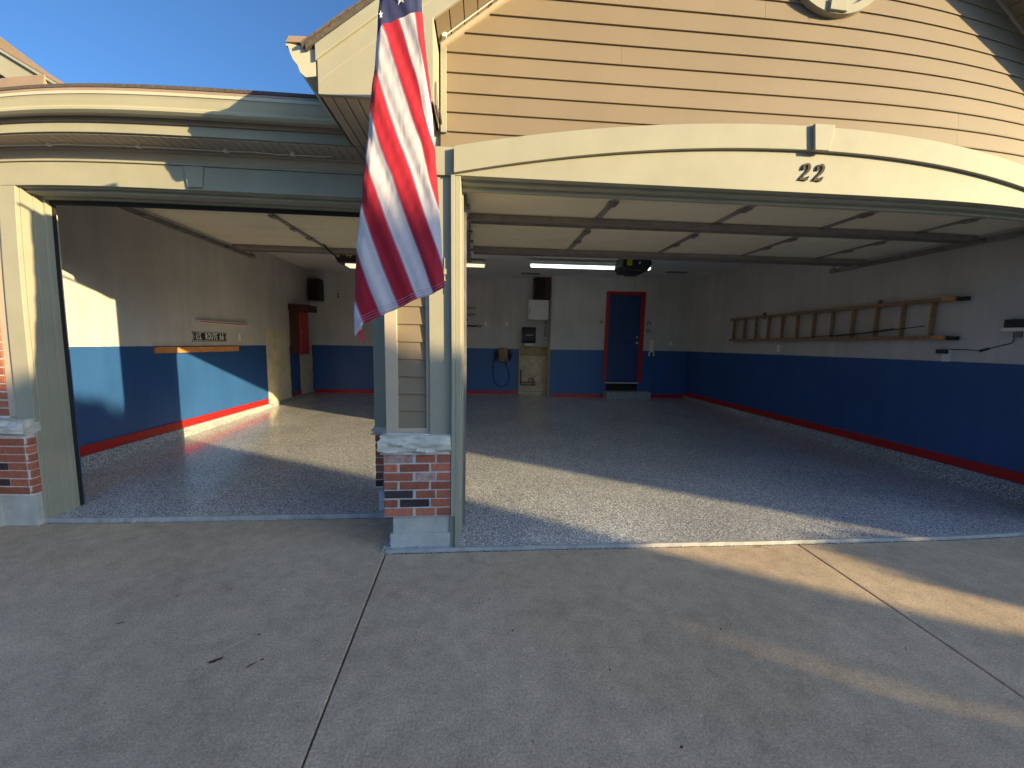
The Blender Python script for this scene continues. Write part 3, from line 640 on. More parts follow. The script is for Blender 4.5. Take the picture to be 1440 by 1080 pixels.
MB().prism([(-4.62, fe(-4.62)-.245), (-6.6, fe(-6.6)-.245), (-6.6, fe(-6.6)-.29), (-4.62, fe(-4.62)-.29)], 'y', 4.49, 4.56).build('rake_moulding', M['trim'], eg)
box('eave_return', M['brown'], eg, -6.6, -4.49, 4.46, 4.62, 4.06, 4.212, .004)

# ---- sectional garage doors, rolled up under the ceiling
def garage_door(label, x0, x1, z, ys, stiles, strut_y, end_y, front, track_y1, tw=.055):
    gd = thing('garage_door', label, None); gd.parent = H
    # tilted lowest section still in the curve of the track
    y0f, z0f, y1f = front
    s_ = MB().prism([(y0f, z0f), (y1f, z-.0), (y1f, z+.04), (y0f+.0, z0f+.04)], 'x', x0, x1).build('door_section', M['door_panel'], gd)
    ysl = [y1f] + ys + [end_y[1]]
    for a, b_ in zip(ysl[:-1], ysl[1:]):
        MB().box(x0, x1, a+.004, b_-.004, z, z+.04).build('door_section', M['door_panel'], gd, bevel=.004)
    for a, b_ in strut_y + [end_y]:
        st = MB().box(x0+.01, x1-.01, a, b_, z-.028, z-.004); st.box(x0+.01, x1-.01, a, a+.012, z-.05, z-.028).box(x0+.01, x1-.01, b_-.012, b_, z-.05, z-.028)
        st.build('strut', M['strut'], gd)
    for x in stiles:
        MB().box(x-.028, x+.028, y1f, end_y[0]-.003, z-.012, z-.002).build('hinge_stile', M['strut'], gd)
        MB().prism([(y0f+.02, z0f-.003), (y1f, z-.002), (y1f, z-.014), (y0f+.02, z0f-.015)], 'x', x-.028, x+.028).build('hinge_stile', M['strut'], gd)
        for yy in [y1f] + ys:
            MB().box(x-.04, x+.04, yy-.05, yy+.05, z-.026, z-.0125).build('hinge', M['steel'], gd)
    for s2, xx in ((-1, x0-.03), (1, x1+.03)):
        tr = MB(); a, b_ = sorted((xx, xx+s2*tw))
        tr.box(a, b_, y1f-.1, track_y1, z-.075, z-.068).box(a, a+.006, y1f-.1, track_y1, z-.068, z-.02).box(b_-.006, b_, y1f-.1, track_y1, z-.068, z-.02)
        t_ = tr.build('track', M['steel'], gd)
        for yy in [y1f+.1] + ys + [end_y[0]-.02, track_y1-.1]:
            MB().box(min(a, xx-s2*.05), max(b_, xx-s2*.05), yy-.035, yy+.035, z-.066, z-.048).build('roller_bracket', M['steel'], t_)
        MB().tube([((a+b_)/2, track_y1-.05, z-.03), ((a+b_)/2, track_y1-.05, ZC)], .012, 6).build('hanger', M['steel'], t_)
        MB().tube([(a, track_y1-.02, z-.07), (a, track_y1-.02, z-.01), (b_, track_y1-.02, z-.01), (b_, track_y1-.02, z-.07)], .008, 6).build('track_end', M['steel'], t_)
    return gd
garage_door('wide double bay door rolled up overhead', -.135, XO-.08, 2.765, [3.74, 4.15, 4.53], (1.09, 2.27, 3.40, 4.45), [(3.74, 3.90)], (4.94, 5.17), (3.02, 2.742, 3.32), 5.55)
garage_door('single bay door rolled up overhead', -3.52, -.99, 2.875, [4.46, 4.92, 5.33], (-2.24,), [], (5.82, 6.04), (3.66, 2.83, 3.95), 6.45)
# vertical track runs at the double bay's left jamb and the single bay's left jamb
for (xa_, xb_, ya, yb_, zt_) in ((-.20, -.135, 3.125, 3.16, 2.7),):
    box('vertical_track', M['steel'], H, xa_, xb_, ya, yb_, .02, zt_)

# ------------------------------------------------------------------ house number
def digit2(cx, cz, h, parent):
    # stroked serif-like italic 2
    P2 = [(-.30, .66, .05), (-.32, .76, .11), (-.22, .88, .12), (-.04, .945, .11), (.12, .90, .17), (.21, .77, .23), (.20, .62, .22), (.09, .46, .17), (-.09, .30, .13), (-.32, .08, .10)]
    L, Rr = [], []
    for i, (x, y, w_) in enumerate(P2):
        a = P2[max(i-1, 0)]; b_ = P2[min(i+1, len(P2)-1)]; d = Vector((b_[0]-a[0], b_[1]-a[1])).normalized(); n_ = Vector((-d.y, d.x))
        L.append((x+n_.x*w_/2, y+n_.y*w_/2)); Rr.append((x-n_.x*w_/2, y-n_.y*w_/2))
    foot = [(-.40, .0), (-.36, .10), (-.20, .17), (-.02, .16), (.14, .12), (.25, .15), (.31, .26), (.36, .26), (.30, .04), (.20, -.02), (.05, -.01), (-.15, .02)]
    ball = [(-.25+.10*math.cos(t_), .68+.10*math.sin(t_)) for t_ in [math.pi*2*i/12 for i in range(12)]]
    def T(p_): return (cx+(p_[0]+.22*(p_[1]-.5))*h*.78, cz+p_[1]*h)
    mb = MB(); yb_ = YF-.007
    for i in range(len(P2)-1):
        mb.prism([T(L[i]), T(L[i+1]), T(Rr[i+1]), T(Rr[i])], 'y', yb_, YF+.0035)
    mb.prism([T(p_) for p_ in foot], 'y', yb_-.001, YF+.0035); mb.prism([T(p_) for p_ in ball], 'y', yb_-.0015, YF+.0035)
    mb.build('digit', M['bronze'], parent)
hn = thing('house_number', 'bronze italic numerals 22 on the cream arched header', 'house number', loc=(2.41, YF, 2.78))
digit2(2.352, 2.782, .122, hn); digit2(2.462, 2.782, .122, hn)

# ------------------------------------------------------------------ flag
FS = 0.635
ROWS = [
   (3.372, -0.576, -0.345, [6.28, 6.72, 7.15, 7.58, 8.0, 8.43]), (3.197, -0.591, -0.331, [5.53, 5.92, 6.44, 7.0, 7.72, 8.45]),
   (3.02, -0.609, -0.312, [4.85, 5.38, 5.86, 6.43, 7.09, 8.34]), (2.839, -0.631, -0.292, [4.04, 4.75, 5.34, 5.87, 6.59, 8.09]),
   (2.655, -0.648, -0.278, [3.28, 4.09, 4.75, 5.36, 5.94, 7.05]), (2.467, -0.671, -0.263, [2.64, 3.34, 4.0, 4.73, 5.5, 6.6]),
   (2.276, -0.695, -0.248, [1.76, 2.63, 3.41, 4.15, 4.99, 5.9]), (2.081, -0.719, -0.236, [1.02, 1.88, 2.71, 3.5, 4.33, 5.28]),
   (1.883, -0.736, -0.223, [0.3, 1.22, 2.04, 2.88, 3.79, 4.8]), (1.68, -0.747, -0.22, [-0.47, 0.49, 1.36, 2.16, 3.03, 3.9]), (1.50, -.757, -.215, [-1.15, -.2, .7, 1.5, 2.4, 3.2])]
def lerp_row(z):
    R_ = ROWS
    if z >= R_[0][0]: a, b_ = R_[0], R_[1]
    elif z <= R_[-1][0]: a, b_ = R_[-2], R_[-1]
    else:
        for i in range(len(R_)-1):
            if R_[i][0] >= z >= R_[i+1][0]: a, b_ = R_[i], R_[i+1]; break
    t = (z-a[0])/(b_[0]-a[0]); l = lambda p_, q_: p_+(q_-p_)*t
    return l(a[1], b_[1]), l(a[2], b_[2]), [l(p_, q_) for p_, q_ in zip(a[3], b_[3])]
BOT = [(-.757, 1.60), (-.745, 1.574), (-.73, 1.60), (-.691, 1.654), (-.594, 1.697), (-.48, 1.747), (-.378, 1.799), (-.276, 1.833), (-.227, 1.859), (-.20, 1.88)]
def bot(x):
    if x <= BOT[0][0]: return BOT[0][1]
    for a, b_ in zip(BOT[:-1], BOT[1:]):
        if a[0] <= x <= b_[0]: return a[1]+(b_[1]-a[1])*(x-a[0])/(b_[0]-a[0])
    return BOT[-1][1]
CANT = [(-.62, 3.13), (-.593, 3.187), (-.554, 3.253), (-.471, 3.296), (-.354, 3.339), (-.30, 3.35)]
def cant(x):
    if x <= CANT[0][0]: return CANT[0][1]
    for a, b_ in zip(CANT[:-1], CANT[1:]):
        if a[0] <= x <= b_[0]: return a[1]+(b_[1]-a[1])*(x-a[0])/(b_[0]-a[0])
    return CANT[-1][1]
def fold_y(x, z, u):
    # soft drape folds running diagonally down the cloth
    ph = (x*1.0 + (z-2.4)*.36)
    return 2.30 + .0045*math.sin(ph*34+1.0) + .003*math.sin(ph*71+z*3) + .020*math.sin(z*2.2+u*1.2) + .0009*math.sin(z*31-x*44) + .0007*math.sin(z*60-x*95+2)
NU, NV = 64, 150; ZT = 4.42
fb = bmesh.new(); lay = fb.verts.layers.float_vector.new('stripe')
grid = []
for j in range(NV+1):
    col_ = []
    for i in range(NU+1):
        u = i/NU                     # 0..1 across; the outer parts curl backwards
        tz = j/NV
        s = (u-.07)/.86              # front spans .07...93
        sc_ = min(max(s, 0), 1)
        z0 = ZT
        xl0, xr0, _ = lerp_row(2.4)
        xx = xl0+(xr0-xl0)*sc_
        zb = bot(-.757+(.557)*sc_) + (.02 if s < 0 else 0) + (.03*(s-1)/.08 if s > 1 else 0)
        z_ = z0+(zb-z0)*tz
        xl_, xr_, V_ = lerp_row(z_)
        if z_ > 3.40:               # narrows to the halyard above
            k_ = (z_-3.40)/1.3; xl_ = -.575+.09*k_; xr_ = -.345-.09*k_
        x = xl_+(xr_-xl_)*sc_
        q = sc_*5; ii = min(int(q), 4); Vv = V_[ii]+(V_[ii+1]-V_[ii])*(q-ii)
        y = fold_y(x, z_, sc_)
        edge = 0
        if s < 0: edge = -s/.0814; x += .004+.020*edge; y += .07*edge; Vv += .35*edge
        if s > 1: edge = (s-1)/.0814; y += .62*edge; x = x*(y/2.30) - .010*edge - .004; Vv += 1.6*edge  # right edge drawn far back, out of view, to widen the jamb shadow
        # edge rounding
        y += .018*max(0, abs(sc_-.5)*2-.82)/.18
        v = fb.verts.new((x, y, z_)); v[lay] = (Vv, z_-cant(x), 0); col_.append(v)
    grid.append(col_)
for j in range(NV):
    for i in range(NU): 
        fb.faces.new((grid[j][i], grid[j][i+1], grid[j+1][i+1], grid[j+1][i]))
me = bpy.data.meshes.new('flag'); fb.to_mesh(me); fb.free()
for p_ in me.polygons: p_.use_smooth = True
fg = link('flag', me, M['flag'], None, label='red and white striped flag with blue canton hanging in front of the pier', cat='flag')
fg.scale = (FS, FS, FS); fg.location = (0, 0, 1.5513*(1-FS))
md = fg.modifiers.new('cloth', 'SOLIDIFY'); md.thickness = .0015
def star(cx, cz, r_, rot=.2, sx=.95):
    pts = []
    for k in range(10):
        a = math.pi/2+rot+k*math.pi/5; q = r_ if k % 2 == 0 else r_*.40; pts.append((cx+q*math.cos(a)*sx, cz+q*math.sin(a)))
    mb = MB(); vs = [mb.bm.verts.new((p_[0], fold_y(p_[0], p_[1], (p_[0]+.6)/.3)-.006, p_[1])) for p_ in pts]; c = mb.bm.verts.new((cx, fold_y(cx, cz, (cx+.6)/.3)-.007, cz))
    for k in range(10): mb.bm.faces.new((vs[k], vs[(k+1) % 10], c))
    mb.build('star', M['thread_white'], fg)
for a in ((-.459, 3.388, .032), (-.561, 3.30, .024, .2, .40), (-.375, 3.43, .03), (-.53, 3.47, .03), (-.44, 3.55, .03), (-.51, 3.63, .03)): star(*a)
for k in range(3):   # stitched hem rows at the fly end
    pa = []
    for i in range(60):
        sx = -.735+.50*i/59; zz_ = bot(sx)+.012+.016*k
        if sx > -.235: break
        pa.append((sx, fold_y(sx, zz_, (sx+.74)/.52)-.003, zz_))
    MB().tube(pa[2:], .0011, 4).build('hem_stitch', mat('hem_thread', (.35, .25, .40), .9, .05), fg)
MB().prism([(-.725, 1.60), (-.700, 1.625), (-.698, 1.57), (-.704, 1.545), (-.712, 1.56), (-.718, 1.535)], 'y', 2.31, 2.312).build('tattered_end', mat('frayed_red', (.5, .03, .05), .9, .1), fg)
fp = thing('flagpole', 'slanted white flagpole with bracket hidden behind the hanging flag', 'flagpole', loc=(-.34, 2.55, 3.12))
MB().tube([(-.335, 2.60, 3.03), (-.30, 1.46, 3.38), (-.295, 1.36, 3.41)], .011, 12).build('pole', M['white_metal'], fp, smooth=True)
MB().prism([(2.60, 3.03), (2.74, 3.03), (2.72, 3.07), (2.60, 3.17)], 'x', -.311, -.300).build('bracket', M['vent_grey'], fp, bevel=.004)
MB().tube([(-.298, 2.70, 3.055), (-.298, 2.80, 3.03)], .012, 8).build('bracket_knob', M['bronze'], fp)
rope = MB().tube([(-.275, 2.815, 1.99+.02*i) for i in range(9)], .004, 5); cl = thing('rope_cleat', 'small cream cleat on the trim board right of the flag', 'cleat', loc=(-.272, 2.81, 2.05))
MB().box(-.282, -.262, 2.80, 2.818, 2.035, 2.075).build('plate', M['trim'], cl, bevel=.003); MB().box(-.277, -.267, 2.79, 2.818, 1.99, 2.0).build('horn', M['trim'], cl); rope.build('cord', M['trim'], cl)

# string light wires on soffits
def string_light(label, pts, bulbs, nvec):
    t_ = thing('string_light', label, 'string light', loc=pts[0])
    MB().tube(pts, .0035, 6).build('wire', M['white_plastic'], t_)
    for b_ in bulbs:
        MB().box(b_[0]-.016, b_[0]+.016, b_[1]-.014, b_[1]+.014, b_[2]-.012, b_[2]+.016).build('clip', M['white_plastic'], t_, bevel=.004)
string_light('white light wire clipped under the single bay soffit', [(-4.2+i*.2, 3.31+.004*math.sin(i*2.), 3.002-.006*abs(math.sin(i*1.3))) for i in range(16)], [(-4.0, 3.315, 3.0), (-3.3, 3.31, 3.0), (-2.63, 3.31, 3.0), (-2.0, 3.315, 3.0), (-1.5, 3.31, 3.0)], None)
zz = lambda x: 3.527 + .755*(x+.315) + .006
string_light('white light wire clipped under the left slope of the gable soffit', [(-.27+i*.17, 2.79, zz(-.27+i*.17)) for i in range(14)], [(-.27+i*.34, 2.79, zz(-.27+i*.34)) for i in range(6)], None)

# ------------------------------------------------------------------ interior things
# ladder hung sideways on the right wall
ld = thing('ladder', 'long brown wooden ladder hung sideways on the grey right wall', 'ladder', loc=(5.50, 6.1, 1.7))
for zr_, (ya, yb_) in ((2.165, (4.10, 8.17)), (1.715, (4.16, 8.17))):
    r_ = MB().box(5.455, 5.525, ya, yb_, zr_-.024, zr_+.024).build('rail', M['ladder_wood'], ld, bevel=.006)
    MB().box(5.46, 5.52, ya-.10, ya-.002, zr_-.032, zr_+.014).build('rail_foot', M['black_metal'], r_, bevel=.006)
    MB().box(5.445, 5.453, ya+.01, ya+.14, zr_-.022, zr_+.022).build('rail_plate', M['orange_wood'], r_)
for i in range(12):
    yy = 4.34+i*.338; MB().box(5.462, 5.518, yy-.014, yy+.014, 1.740, 2.140).build('rung', M['ladder_wood'], ld, bevel=.003)
MB().tube([(5.47, 4.40, 1.86), (5.46, 5.0, 1.80), (5.46, 5.6, 1.755)], .006, 5).build('brace_rod', M['black_metal'], ld)
MB().tube([(5.47, 4.75, 1.84), (5.46, 5.2, 1.79), (5.46, 6.2, 1.742)], .006, 5).build('brace_rod', M['black_metal'], ld)
MB().box(5.50, 5.558, 5.02, 5.05, 2.13, 2.25).build('hook', M['steel'], ld); MB().box(5.50, 5.558, 7.22, 7.25, 2.13, 2.25).build('hook', M['steel'], ld)
# control box and cable
cb = thing('control_box', 'black and white box at the right edge of the right wall', 'control box', loc=(5.55, 3.5, 1.83))
MB().box(5.50, 5.559, 3.30, 3.665, 1.815, 1.90).build('cover', M['black'], cb, bevel=.004); MB().box(5.495, 5.559, 3.29, 3.68, 1.775, 1.813).build('base', M['white_plastic'], cb, bevel=.003)
MB().box(5.535, 5.559, 3.53, 3.60, 1.715, 1.773).build('strain_relief', M['vent_grey'], cb)
pw = thing('power_adapter', 'black plug adapter with thin cord on the right wall outlet', 'power adapter', loc=(5.53, 4.22, 1.545))
MB().box(5.50, 5.55, 4.175, 4.275, 1.525, 1.575).build('plug', M['black'], pw, bevel=.006)
MB().tube([(5.545, 4.17, 1.575), (5.55, 4.0, 1.575), (5.55, 3.86, 1.565), (5.55, 3.80, 1.59), (5.55, 3.70, 1.625), (5.55, 3.63, 1.645), (5.55, 3.60, 1.66), (5.55, 3.595, 1.72)], .0045, 6).build('cord', M['black'], pw)
MB().tube([(5.55, 3.88, 1.563), (5.55, 3.80, 1.592)], .013, 8).build('cord_knot', M['black'], pw)
# left wall things
sg = thing('road_sign', 'black arrow ended metal sign reading U.S. ROUTE 66 in white', 'sign', loc=(XL, 6.73, 1.575))
MB().prism([(6.325, 1.500), (7.13, 1.500), (7.10, 1.577), (7.13, 1.655), (6.325, 1.655), (6.355, 1.577)], 'x', XL+.002, XL+.010).build('plate', M['black'], sg)
MB().prism([(6.332, 1.508), (7.115, 1.508), (7.085, 1.577), (7.115, 1.647), (6.332, 1.647), (6.342, 1.600), (6.362, 1.577), (6.342, 1.553)], 'x', XL+.0105, XL+.0115).build('border', M['paper'], sg)
MB().prism([(6.341, 1.515), (7.105, 1.515), (7.076, 1.577), (7.105, 1.640), (6.341, 1.640), (6.350, 1.605), (6.372, 1.577), (6.350, 1.549)], 'x', XL+.012, XL+.013).build('face', M['black'], sg)
for word, yc, wd_ in (('U.S.', 6.455, .125), ('ROUTE', 6.735, .275), ('66', 6.985, .105)):
    cu = bpy.data.curves.new('t', 'FONT'); cu.body = word; cu.size = .14; cu.extrude = .001; cu.offset = .002; cu.align_x = 'CENTER'; cu.align_y = 'CENTER'; cu.space_character = 1.08
    to = bpy.data.objects.new('t', cu); COL.objects.link(to)
    tm = bpy.data.meshes.new_from_object(to.evaluated_get(bpy.context.evaluated_depsgraph_get())); bpy.data.objects.remove(to)
    x0_, x1_ = min(v.co.x for v in tm.vertices), max(v.co.x for v in tm.vertices)
    for v in tm.vertices: v.co.x = (v.co.x-(x0_+x1_)/2)*wd_/(x1_-x0_)
    tm.materials.clear(); tm.materials.append(M['paper'])
    lt = link('lettering', tm, None, sg); lt.matrix_local = Matrix(((0, 0, 1, .0145), (1, 0, 0, yc-6.73), (0, 1, 0, .003), (0, 0, 0, 1)))
sh = box('wooden_board', M['orange_wood'], None, XL+.001, XL+.04, 5.615, 7.395, 1.335, 1.420, .003, label='long orange pine board screwed along the top of the blue wall', cat='board')
lr = thing('wall_rail', 'white rail with red stripe above the road sign', 'rail', loc=(XL, 7.0, 1.81))
MB().box(XL+.001, XL+.075, 6.40, 7.70, 1.795, 1.840).build('rail_body', M['white_metal'], lr, bevel=.004); MB().box(XL+.0755, XL+.079, 6.41, 7.62, 1.806, 1.822).build('red_stripe', M['red_paint'], lr)
rc = thing('locker', 'tall narrow red locker with black side below the black shelf', 'locker', loc=(XL, 9.8, 1.21))
MB().box(XL+.002, XL+.215, 9.35, 9.80, 1.215, 2.215).build('body', M['maroon'], rc, bevel=.004)
MB().box(XL+.216, XL+.238, 9.355, 9.795, 1.22, 2.21).build('locker_door', M['red_paint'], rc, bevel=.004); MB().box(XL+.239, XL+.25, 9.42, 9.46, 1.70, 1.78).build('handle', M['steel'], rc, bevel=.002)
MB().box(XL+.002, XL+.42, 9.31, 9.86, 2.225, 2.375).build('wall_shelf', M['maroon'], None, bevel=.005, label='thick dark wall shelf above the red locker', cat='shelf')
sp_ = thing('corner_speaker', 'black speaker hung high in the back left corner', 'speaker', loc=(-4.27, 10.3, 2.55))
MB().box(-4.40, -4.13, 10.22, 10.505, 2.56, 3.10).build('cabinet', M['black'], sp_, bevel=.01); MB().box(-4.35, -4.15, 10.205, 10.219, 2.60, 3.06).build('grille', M['rubber'], sp_, bevel=.004)
hk = thing('wall_hooks', 'two small dark hooks on the back wall left of the flag', 'hook', loc=(-3.76, YB, 2.72))
for zz_ in (2.76, 2.69): MB().tube([(-3.765, YB-.002, zz_), (-3.765, YB-.05, zz_-.01), (-3.765, YB-.06, zz_+.02)], .014, 6).build('hook', M['bronze'], hk)
# back wall, sink nook
sp2 = thing('wall_speaker', 'dark maroon speaker box above the white cabinet', 'speaker', loc=(1.58, 10.3, 2.79))
MB().box(1.36, 1.79, 10.22, 10.508, 2.785, 3.33).build('cabinet', M['maroon'], sp2, bevel=.008); MB().box(1.38, 1.65, 10.205, 10.2185, 2.81, 3.31).build('grille', M['rubber'], sp2, bevel=.003)
wc = thing('wall_cabinet', 'square white cabinet below the dark speaker box', 'cabinet', loc=(1.5, 10.4, 2.22))
MB().box(1.22, 1.775, 10.28, 10.508, 2.225, 2.75).build('cabinet_body', M['white_metal'], wc, bevel=.004); MB().box(1.225, 1.77, 10.262, 10.279, 2.23, 2.745).build('cabinet_door', M['white_metal'], wc, bevel=.003)
MB().box(1.25, 1.27, 10.25, 10.261, 2.42, 2.52).build('handle', M['steel'], wc)
pt = thing('towel_dispenser', 'black paper towel dispenser above the plywood nook', 'towel dispenser', loc=(1.26, 10.4, 1.6))
MB().prism([(10.508, 1.60), (10.508, 2.03), (10.33, 2.03), (10.28, 1.95), (10.28, 1.66), (10.33, 1.60)], 'x', 1.075, 1.44).build('shell', M['black'], pt, bevel=.01)
MB().box(1.14, 1.38, 10.36, 10.362, 1.53, 1.66).build('paper_sheet', M['paper'], pt); MB().box(1.16, 1.36, 10.268, 10.279, 1.80, 1.83).build('label_strip', M['steel'], pt)
ny = thing('plywood_nook', 'pale plywood panelled nook where a sink was with brown pipes', 'panel', loc=(1.43, YB, .16))
MB().box(1.02, 1.79, YB-.02, YB-.001, 1.255, 1.51).build('upper_panel', M['plywood_dark'], ny, bevel=.002); MB().box(1.02, 1.79, YB-.025, YB-.001, .24, 1.25).build('lower_panel', M['plywood'], ny, bevel=.002)
MB().box(1.001, 1.019, YB-.08, YB-.001, .17, 1.51).build('side_strip', M['plywood'], ny); MB().box(1.786, 1.799, YB2+.01, YB-.026, .17, 1.51).build('side_panel', M['plywood'], ny)
MB().box(1.02, 1.785, YB-.10, YB-.026, .165, .235).build('kick_board', M['plywood'], ny)
MB().tube([(1.07, YB-.06, .42), (1.07, YB-.06, .86)], .022, 8).tube([(1.07, YB-.06, .50), (1.50, YB-.06, .50)], .016, 8).tube([(1.07, YB-.06, .43), (1.50, YB-.06, .43)], .016, 8).tube([(1.30, YB-.06, .50), (1.30, YB-.06, .62), (1.40, YB-.06, .63), (1.44, YB-.09, .56)], .013, 8).tube([(1.42, YB-.06, .43), (1.42, YB-.06, .60)], .018, 8).build('pipes', M['copper'], ny)
MB().tube([(1.72, YB-.04, 1.77), (1.72, YB-.04, 2.21)], .008, 6).build('drain_line', M['black'], ny); MB().box(1.68, 1.785, YB-.10, YB-.002, 1.735, 1.77).build('soap_ledge', M['white_plastic'], ny, bevel=.004)
# hose reel
hr = thing('hose_reel', 'wall mounted air hose reel with coiled hose on blue wall', 'hose reel', loc=(.56, YB-.1, 1.25))
cm = MB()
for k in range(9):
    xk = .44+k*.028; pts_ = [(xk+random.uniform(-.006, .006), YB-.13+.11*math.cos(a), 1.26+(.185+random.uniform(-.02, .02))*math.sin(a)) for a in [2*math.pi*i/14 for i in range(15)]]
    cm.tube(pts_, .013, 6)
cm.build('coiled_hose', M['hose'], hr, smooth=True)
MB().tube([(.34, YB-.13, 1.26), (.80, YB-.13, 1.26)], .06, 12).tube([(.345, YB-.13, 1.26), (.365, YB-.13, 1.26)], .16, 16).tube([(.74, YB-.13, 1.26), (.76, YB-.13, 1.26)], .16, 16).box(.50, .62, YB-.10, YB-.002, 1.08, 1.40).build('reel_frame', M['black_metal'], hr)
lp = [(.35, 1.38), (.30, 1.15), (.285, .90), (.29, .65), (.34, .47), (.45, .385), (.58, .385), (.70, .45), (.76, .60), (.72, .78), (.66, .95), (.64, 1.08)]
MB().tube([(x, YB-.05, zz_) for x, zz_ in lp], .013, 6).build('hanging_hose', M['blue_hose'], hr, smooth=True)
# small signs left of the outlets on the back wall
sn = thing('tool_sign', 'small pale metal signs seen just right of the pier', 'sign', loc=(-.33, YB, 2.1))
MB().box(-.52, -.18, YB-.008, YB-.001, 2.44, 2.60).build('sign_plate', M['sign_green'], sn); MB().box(-.50, -.16, YB-.008, YB-.001, 2.26, 2.42).build('sign_plate', M['sign_green'], sn)
dk = MB()
for k in range(7): dk.box(-.50+k*.043, -.50+k*.043+.024, YB-.011, YB-.0085, 2.475+random.uniform(0, .02), 2.475+random.uniform(.05, .08))
for k in range(5): dk.box(-.47+k*.055, -.47+k*.055+.03, YB-.011, YB-.0085, 2.30+random.uniform(0, .03), 2.31+random.uniform(.04, .08))
dk.build('dark_marks', M['sign_dark'], sn, kind='stuff')
MB().box(-.48, -.42, YB-.02, YB-.001, 2.16, 2.22).build('small_badge', M['sign_dark'], sn)
tl_ = thing('wall_tool', 'dark long handled tool hung flat beneath the small signs', 'tool', loc=(-.33, YB, 2.02))
MB().tube([(-.62, YB-.03, 2.035), (-.16, YB-.03, 2.035)], .018, 8).build('handle', M['black_metal'], tl_); MB().tube([(-.16, YB-.03, 2.035), (-.12, YB-.03, 2.07), (-.06, YB-.03, 2.05), (-.06, YB-.03, 2.01), (-.12, YB-.03, 2.0)], .012, 6).build('jaw', M['steel'], tl_)
# right of the door
def shoe(zc, lab):
    o = MB().tube([(4.435-.045*math.cos(a) if True else 0, YB2-.012, zc+.055*math.sin(a)) for a in [math.radians(-55+29*i) for i in range(11)]][::1], .0085, 6)
    o.build('horseshoe', M['horseshoe'], None, label=lab, cat='horseshoe', group='horseshoes beside the blue entry door')
shoe(2.16, 'upper dark iron horseshoe right of the blue entry door'); shoe(1.95, 'lower dark iron horseshoe right of the blue entry door')
ph = thing('wall_phone', 'white handset holder on the wall right of the blue door', 'wall phone', loc=(4.55, YB2, 1.5))
MB().box(4.49, 4.60, YB2-.07, YB2-.001, 1.40, 1.72).build('body', M['white_plastic'], ph, bevel=.012)
for xx in (4.485, 4.605): MB().box(xx-.014, xx+.014, YB2-.05, YB2-.001, 1.29, 1.40).build('prong', M['white_plastic'], ph, bevel=.005)
MB().box(3.10, 3.20, YB2-.012, YB2-.001, 2.14, 2.22).build('thermometer_plate', mat('pale_brown_plate', (.35, .25, .16), .6), None, bevel=.002, label='small brown plate on the wall left of the blue door', cat='plate')
# fluorescent lights
def fluo(label, x0, x1, y, zc, tube_m):
    t_ = thing('fluorescent_light', label, 'ceiling light', loc=((x0+x1)/2, y, zc))
    MB().prism([(y-.10, zc+.075), (y+.10, zc+.075), (y+.07, zc+.02), (y-.07, zc+.02)], 'x', x0, x1).build('housing', M['white_metal'], t_)
    MB().tube([(x0+.03, y-.035, zc), (x1-.03, y-.035, zc)], .028, 12).tube([(x0+.03, y+.035, zc), (x1-.03, y+.035, zc)], .028, 12).build('tube', tube_m, t_, smooth=True)
    for xx in (x0+.25, x1-.25): MB().tube([(xx, y, zc+.07), (xx, y, ZC)], .006, 5).build('hanger', M['steel'], t_)
fluo('long cool white fluorescent light hanging over the double bay', .97, 3.58, 8.15, 3.20, M['tube_cool'])
fluo('warm dim fluorescent light partly hidden behind the pier', -1.75, .055, 8.40, 3.21, M['tube_warm'])
# door openers
def opener(label, cx, y0, z0, rail_to, zrail, wdt, side_y, lens=False):
    t_ = thing('garage_door_opener', label, 'door opener', loc=(cx, y0, z0))
    h_ = wdt*.52
    MB().prism([(cx-wdt/2+.05, z0), (cx+wdt/2-.07, z0), (cx+wdt/2, z0+h_*.45), (cx+wdt/2-.03, z0+h_), (cx-wdt/2+.03, z0+h_), (cx-wdt/2, z0+h_*.35)], 'y', y0, y0+.40).build('motor_case', M['black'], t_, bevel=.015)
    for s_ in side_y: MB().box(cx+s_-.042, cx+s_+.042, y0-.012, y0-.001, z0+h_*.32, z0+h_*.86).build('yellow_panel', M['yellow'], t_, bevel=.006)
    MB().box(cx-.10, cx+.10, y0+.06, y0+.3, z0-.035, z0-.001).build('light_lens', M['black'] if not lens else M['tube_warm'], t_, bevel=.008)
    MB().tube([(cx+.03, y0-.016, z0+h_*.5), (cx+.03, y0-.002, z0+h_*.5)], .018, 10).build('indicator', M['white_plastic'], t_)
    MB().box(cx-.02, cx+.02, rail_to, y0+.03, zrail, zrail+.05).build('rail', M['steel'], t_)
    MB().tube([(cx-wdt*.35, y0+.2, z0+h_), (cx-wdt*.42, y0+.2, ZC)], .012, 5).build('hanger', M['steel'], t_); MB().tube([(cx+wdt*.35, y0+.2, z0+h_), (cx+wdt*.42, y0+.2, ZC)], .012, 5).build('hanger', M['steel'], t_)
    return t_
o1 = opener('black opener with yellow panel hanging over the double bay', 2.40, 5.95, 2.72, 3.15, 2.99, .47, (-.13,))
o2 = opener('black opener with yellow panels and lit lens over the single bay', -2.22, 6.75, 2.85, 3.75, 3.06, .50, (-.02, -.2), lens=True)
MB().tube([(2.42, 6.2, 2.72), (2.47, 6.2, 2.6), (2.47, 6.2, 2.45)], .0025, 4).build('pull_cord', M['red_paint'], o1)
# drawbar arm from opener rail to the single bay door
MB().tube([(-2.22, 5.2, 3.05), (-2.20, 5.75, 2.84), (-2.13, 5.95, 2.76), (-2.0, 6.05, 2.80)], .013, 6).build('arm', M['black_metal'], o2)

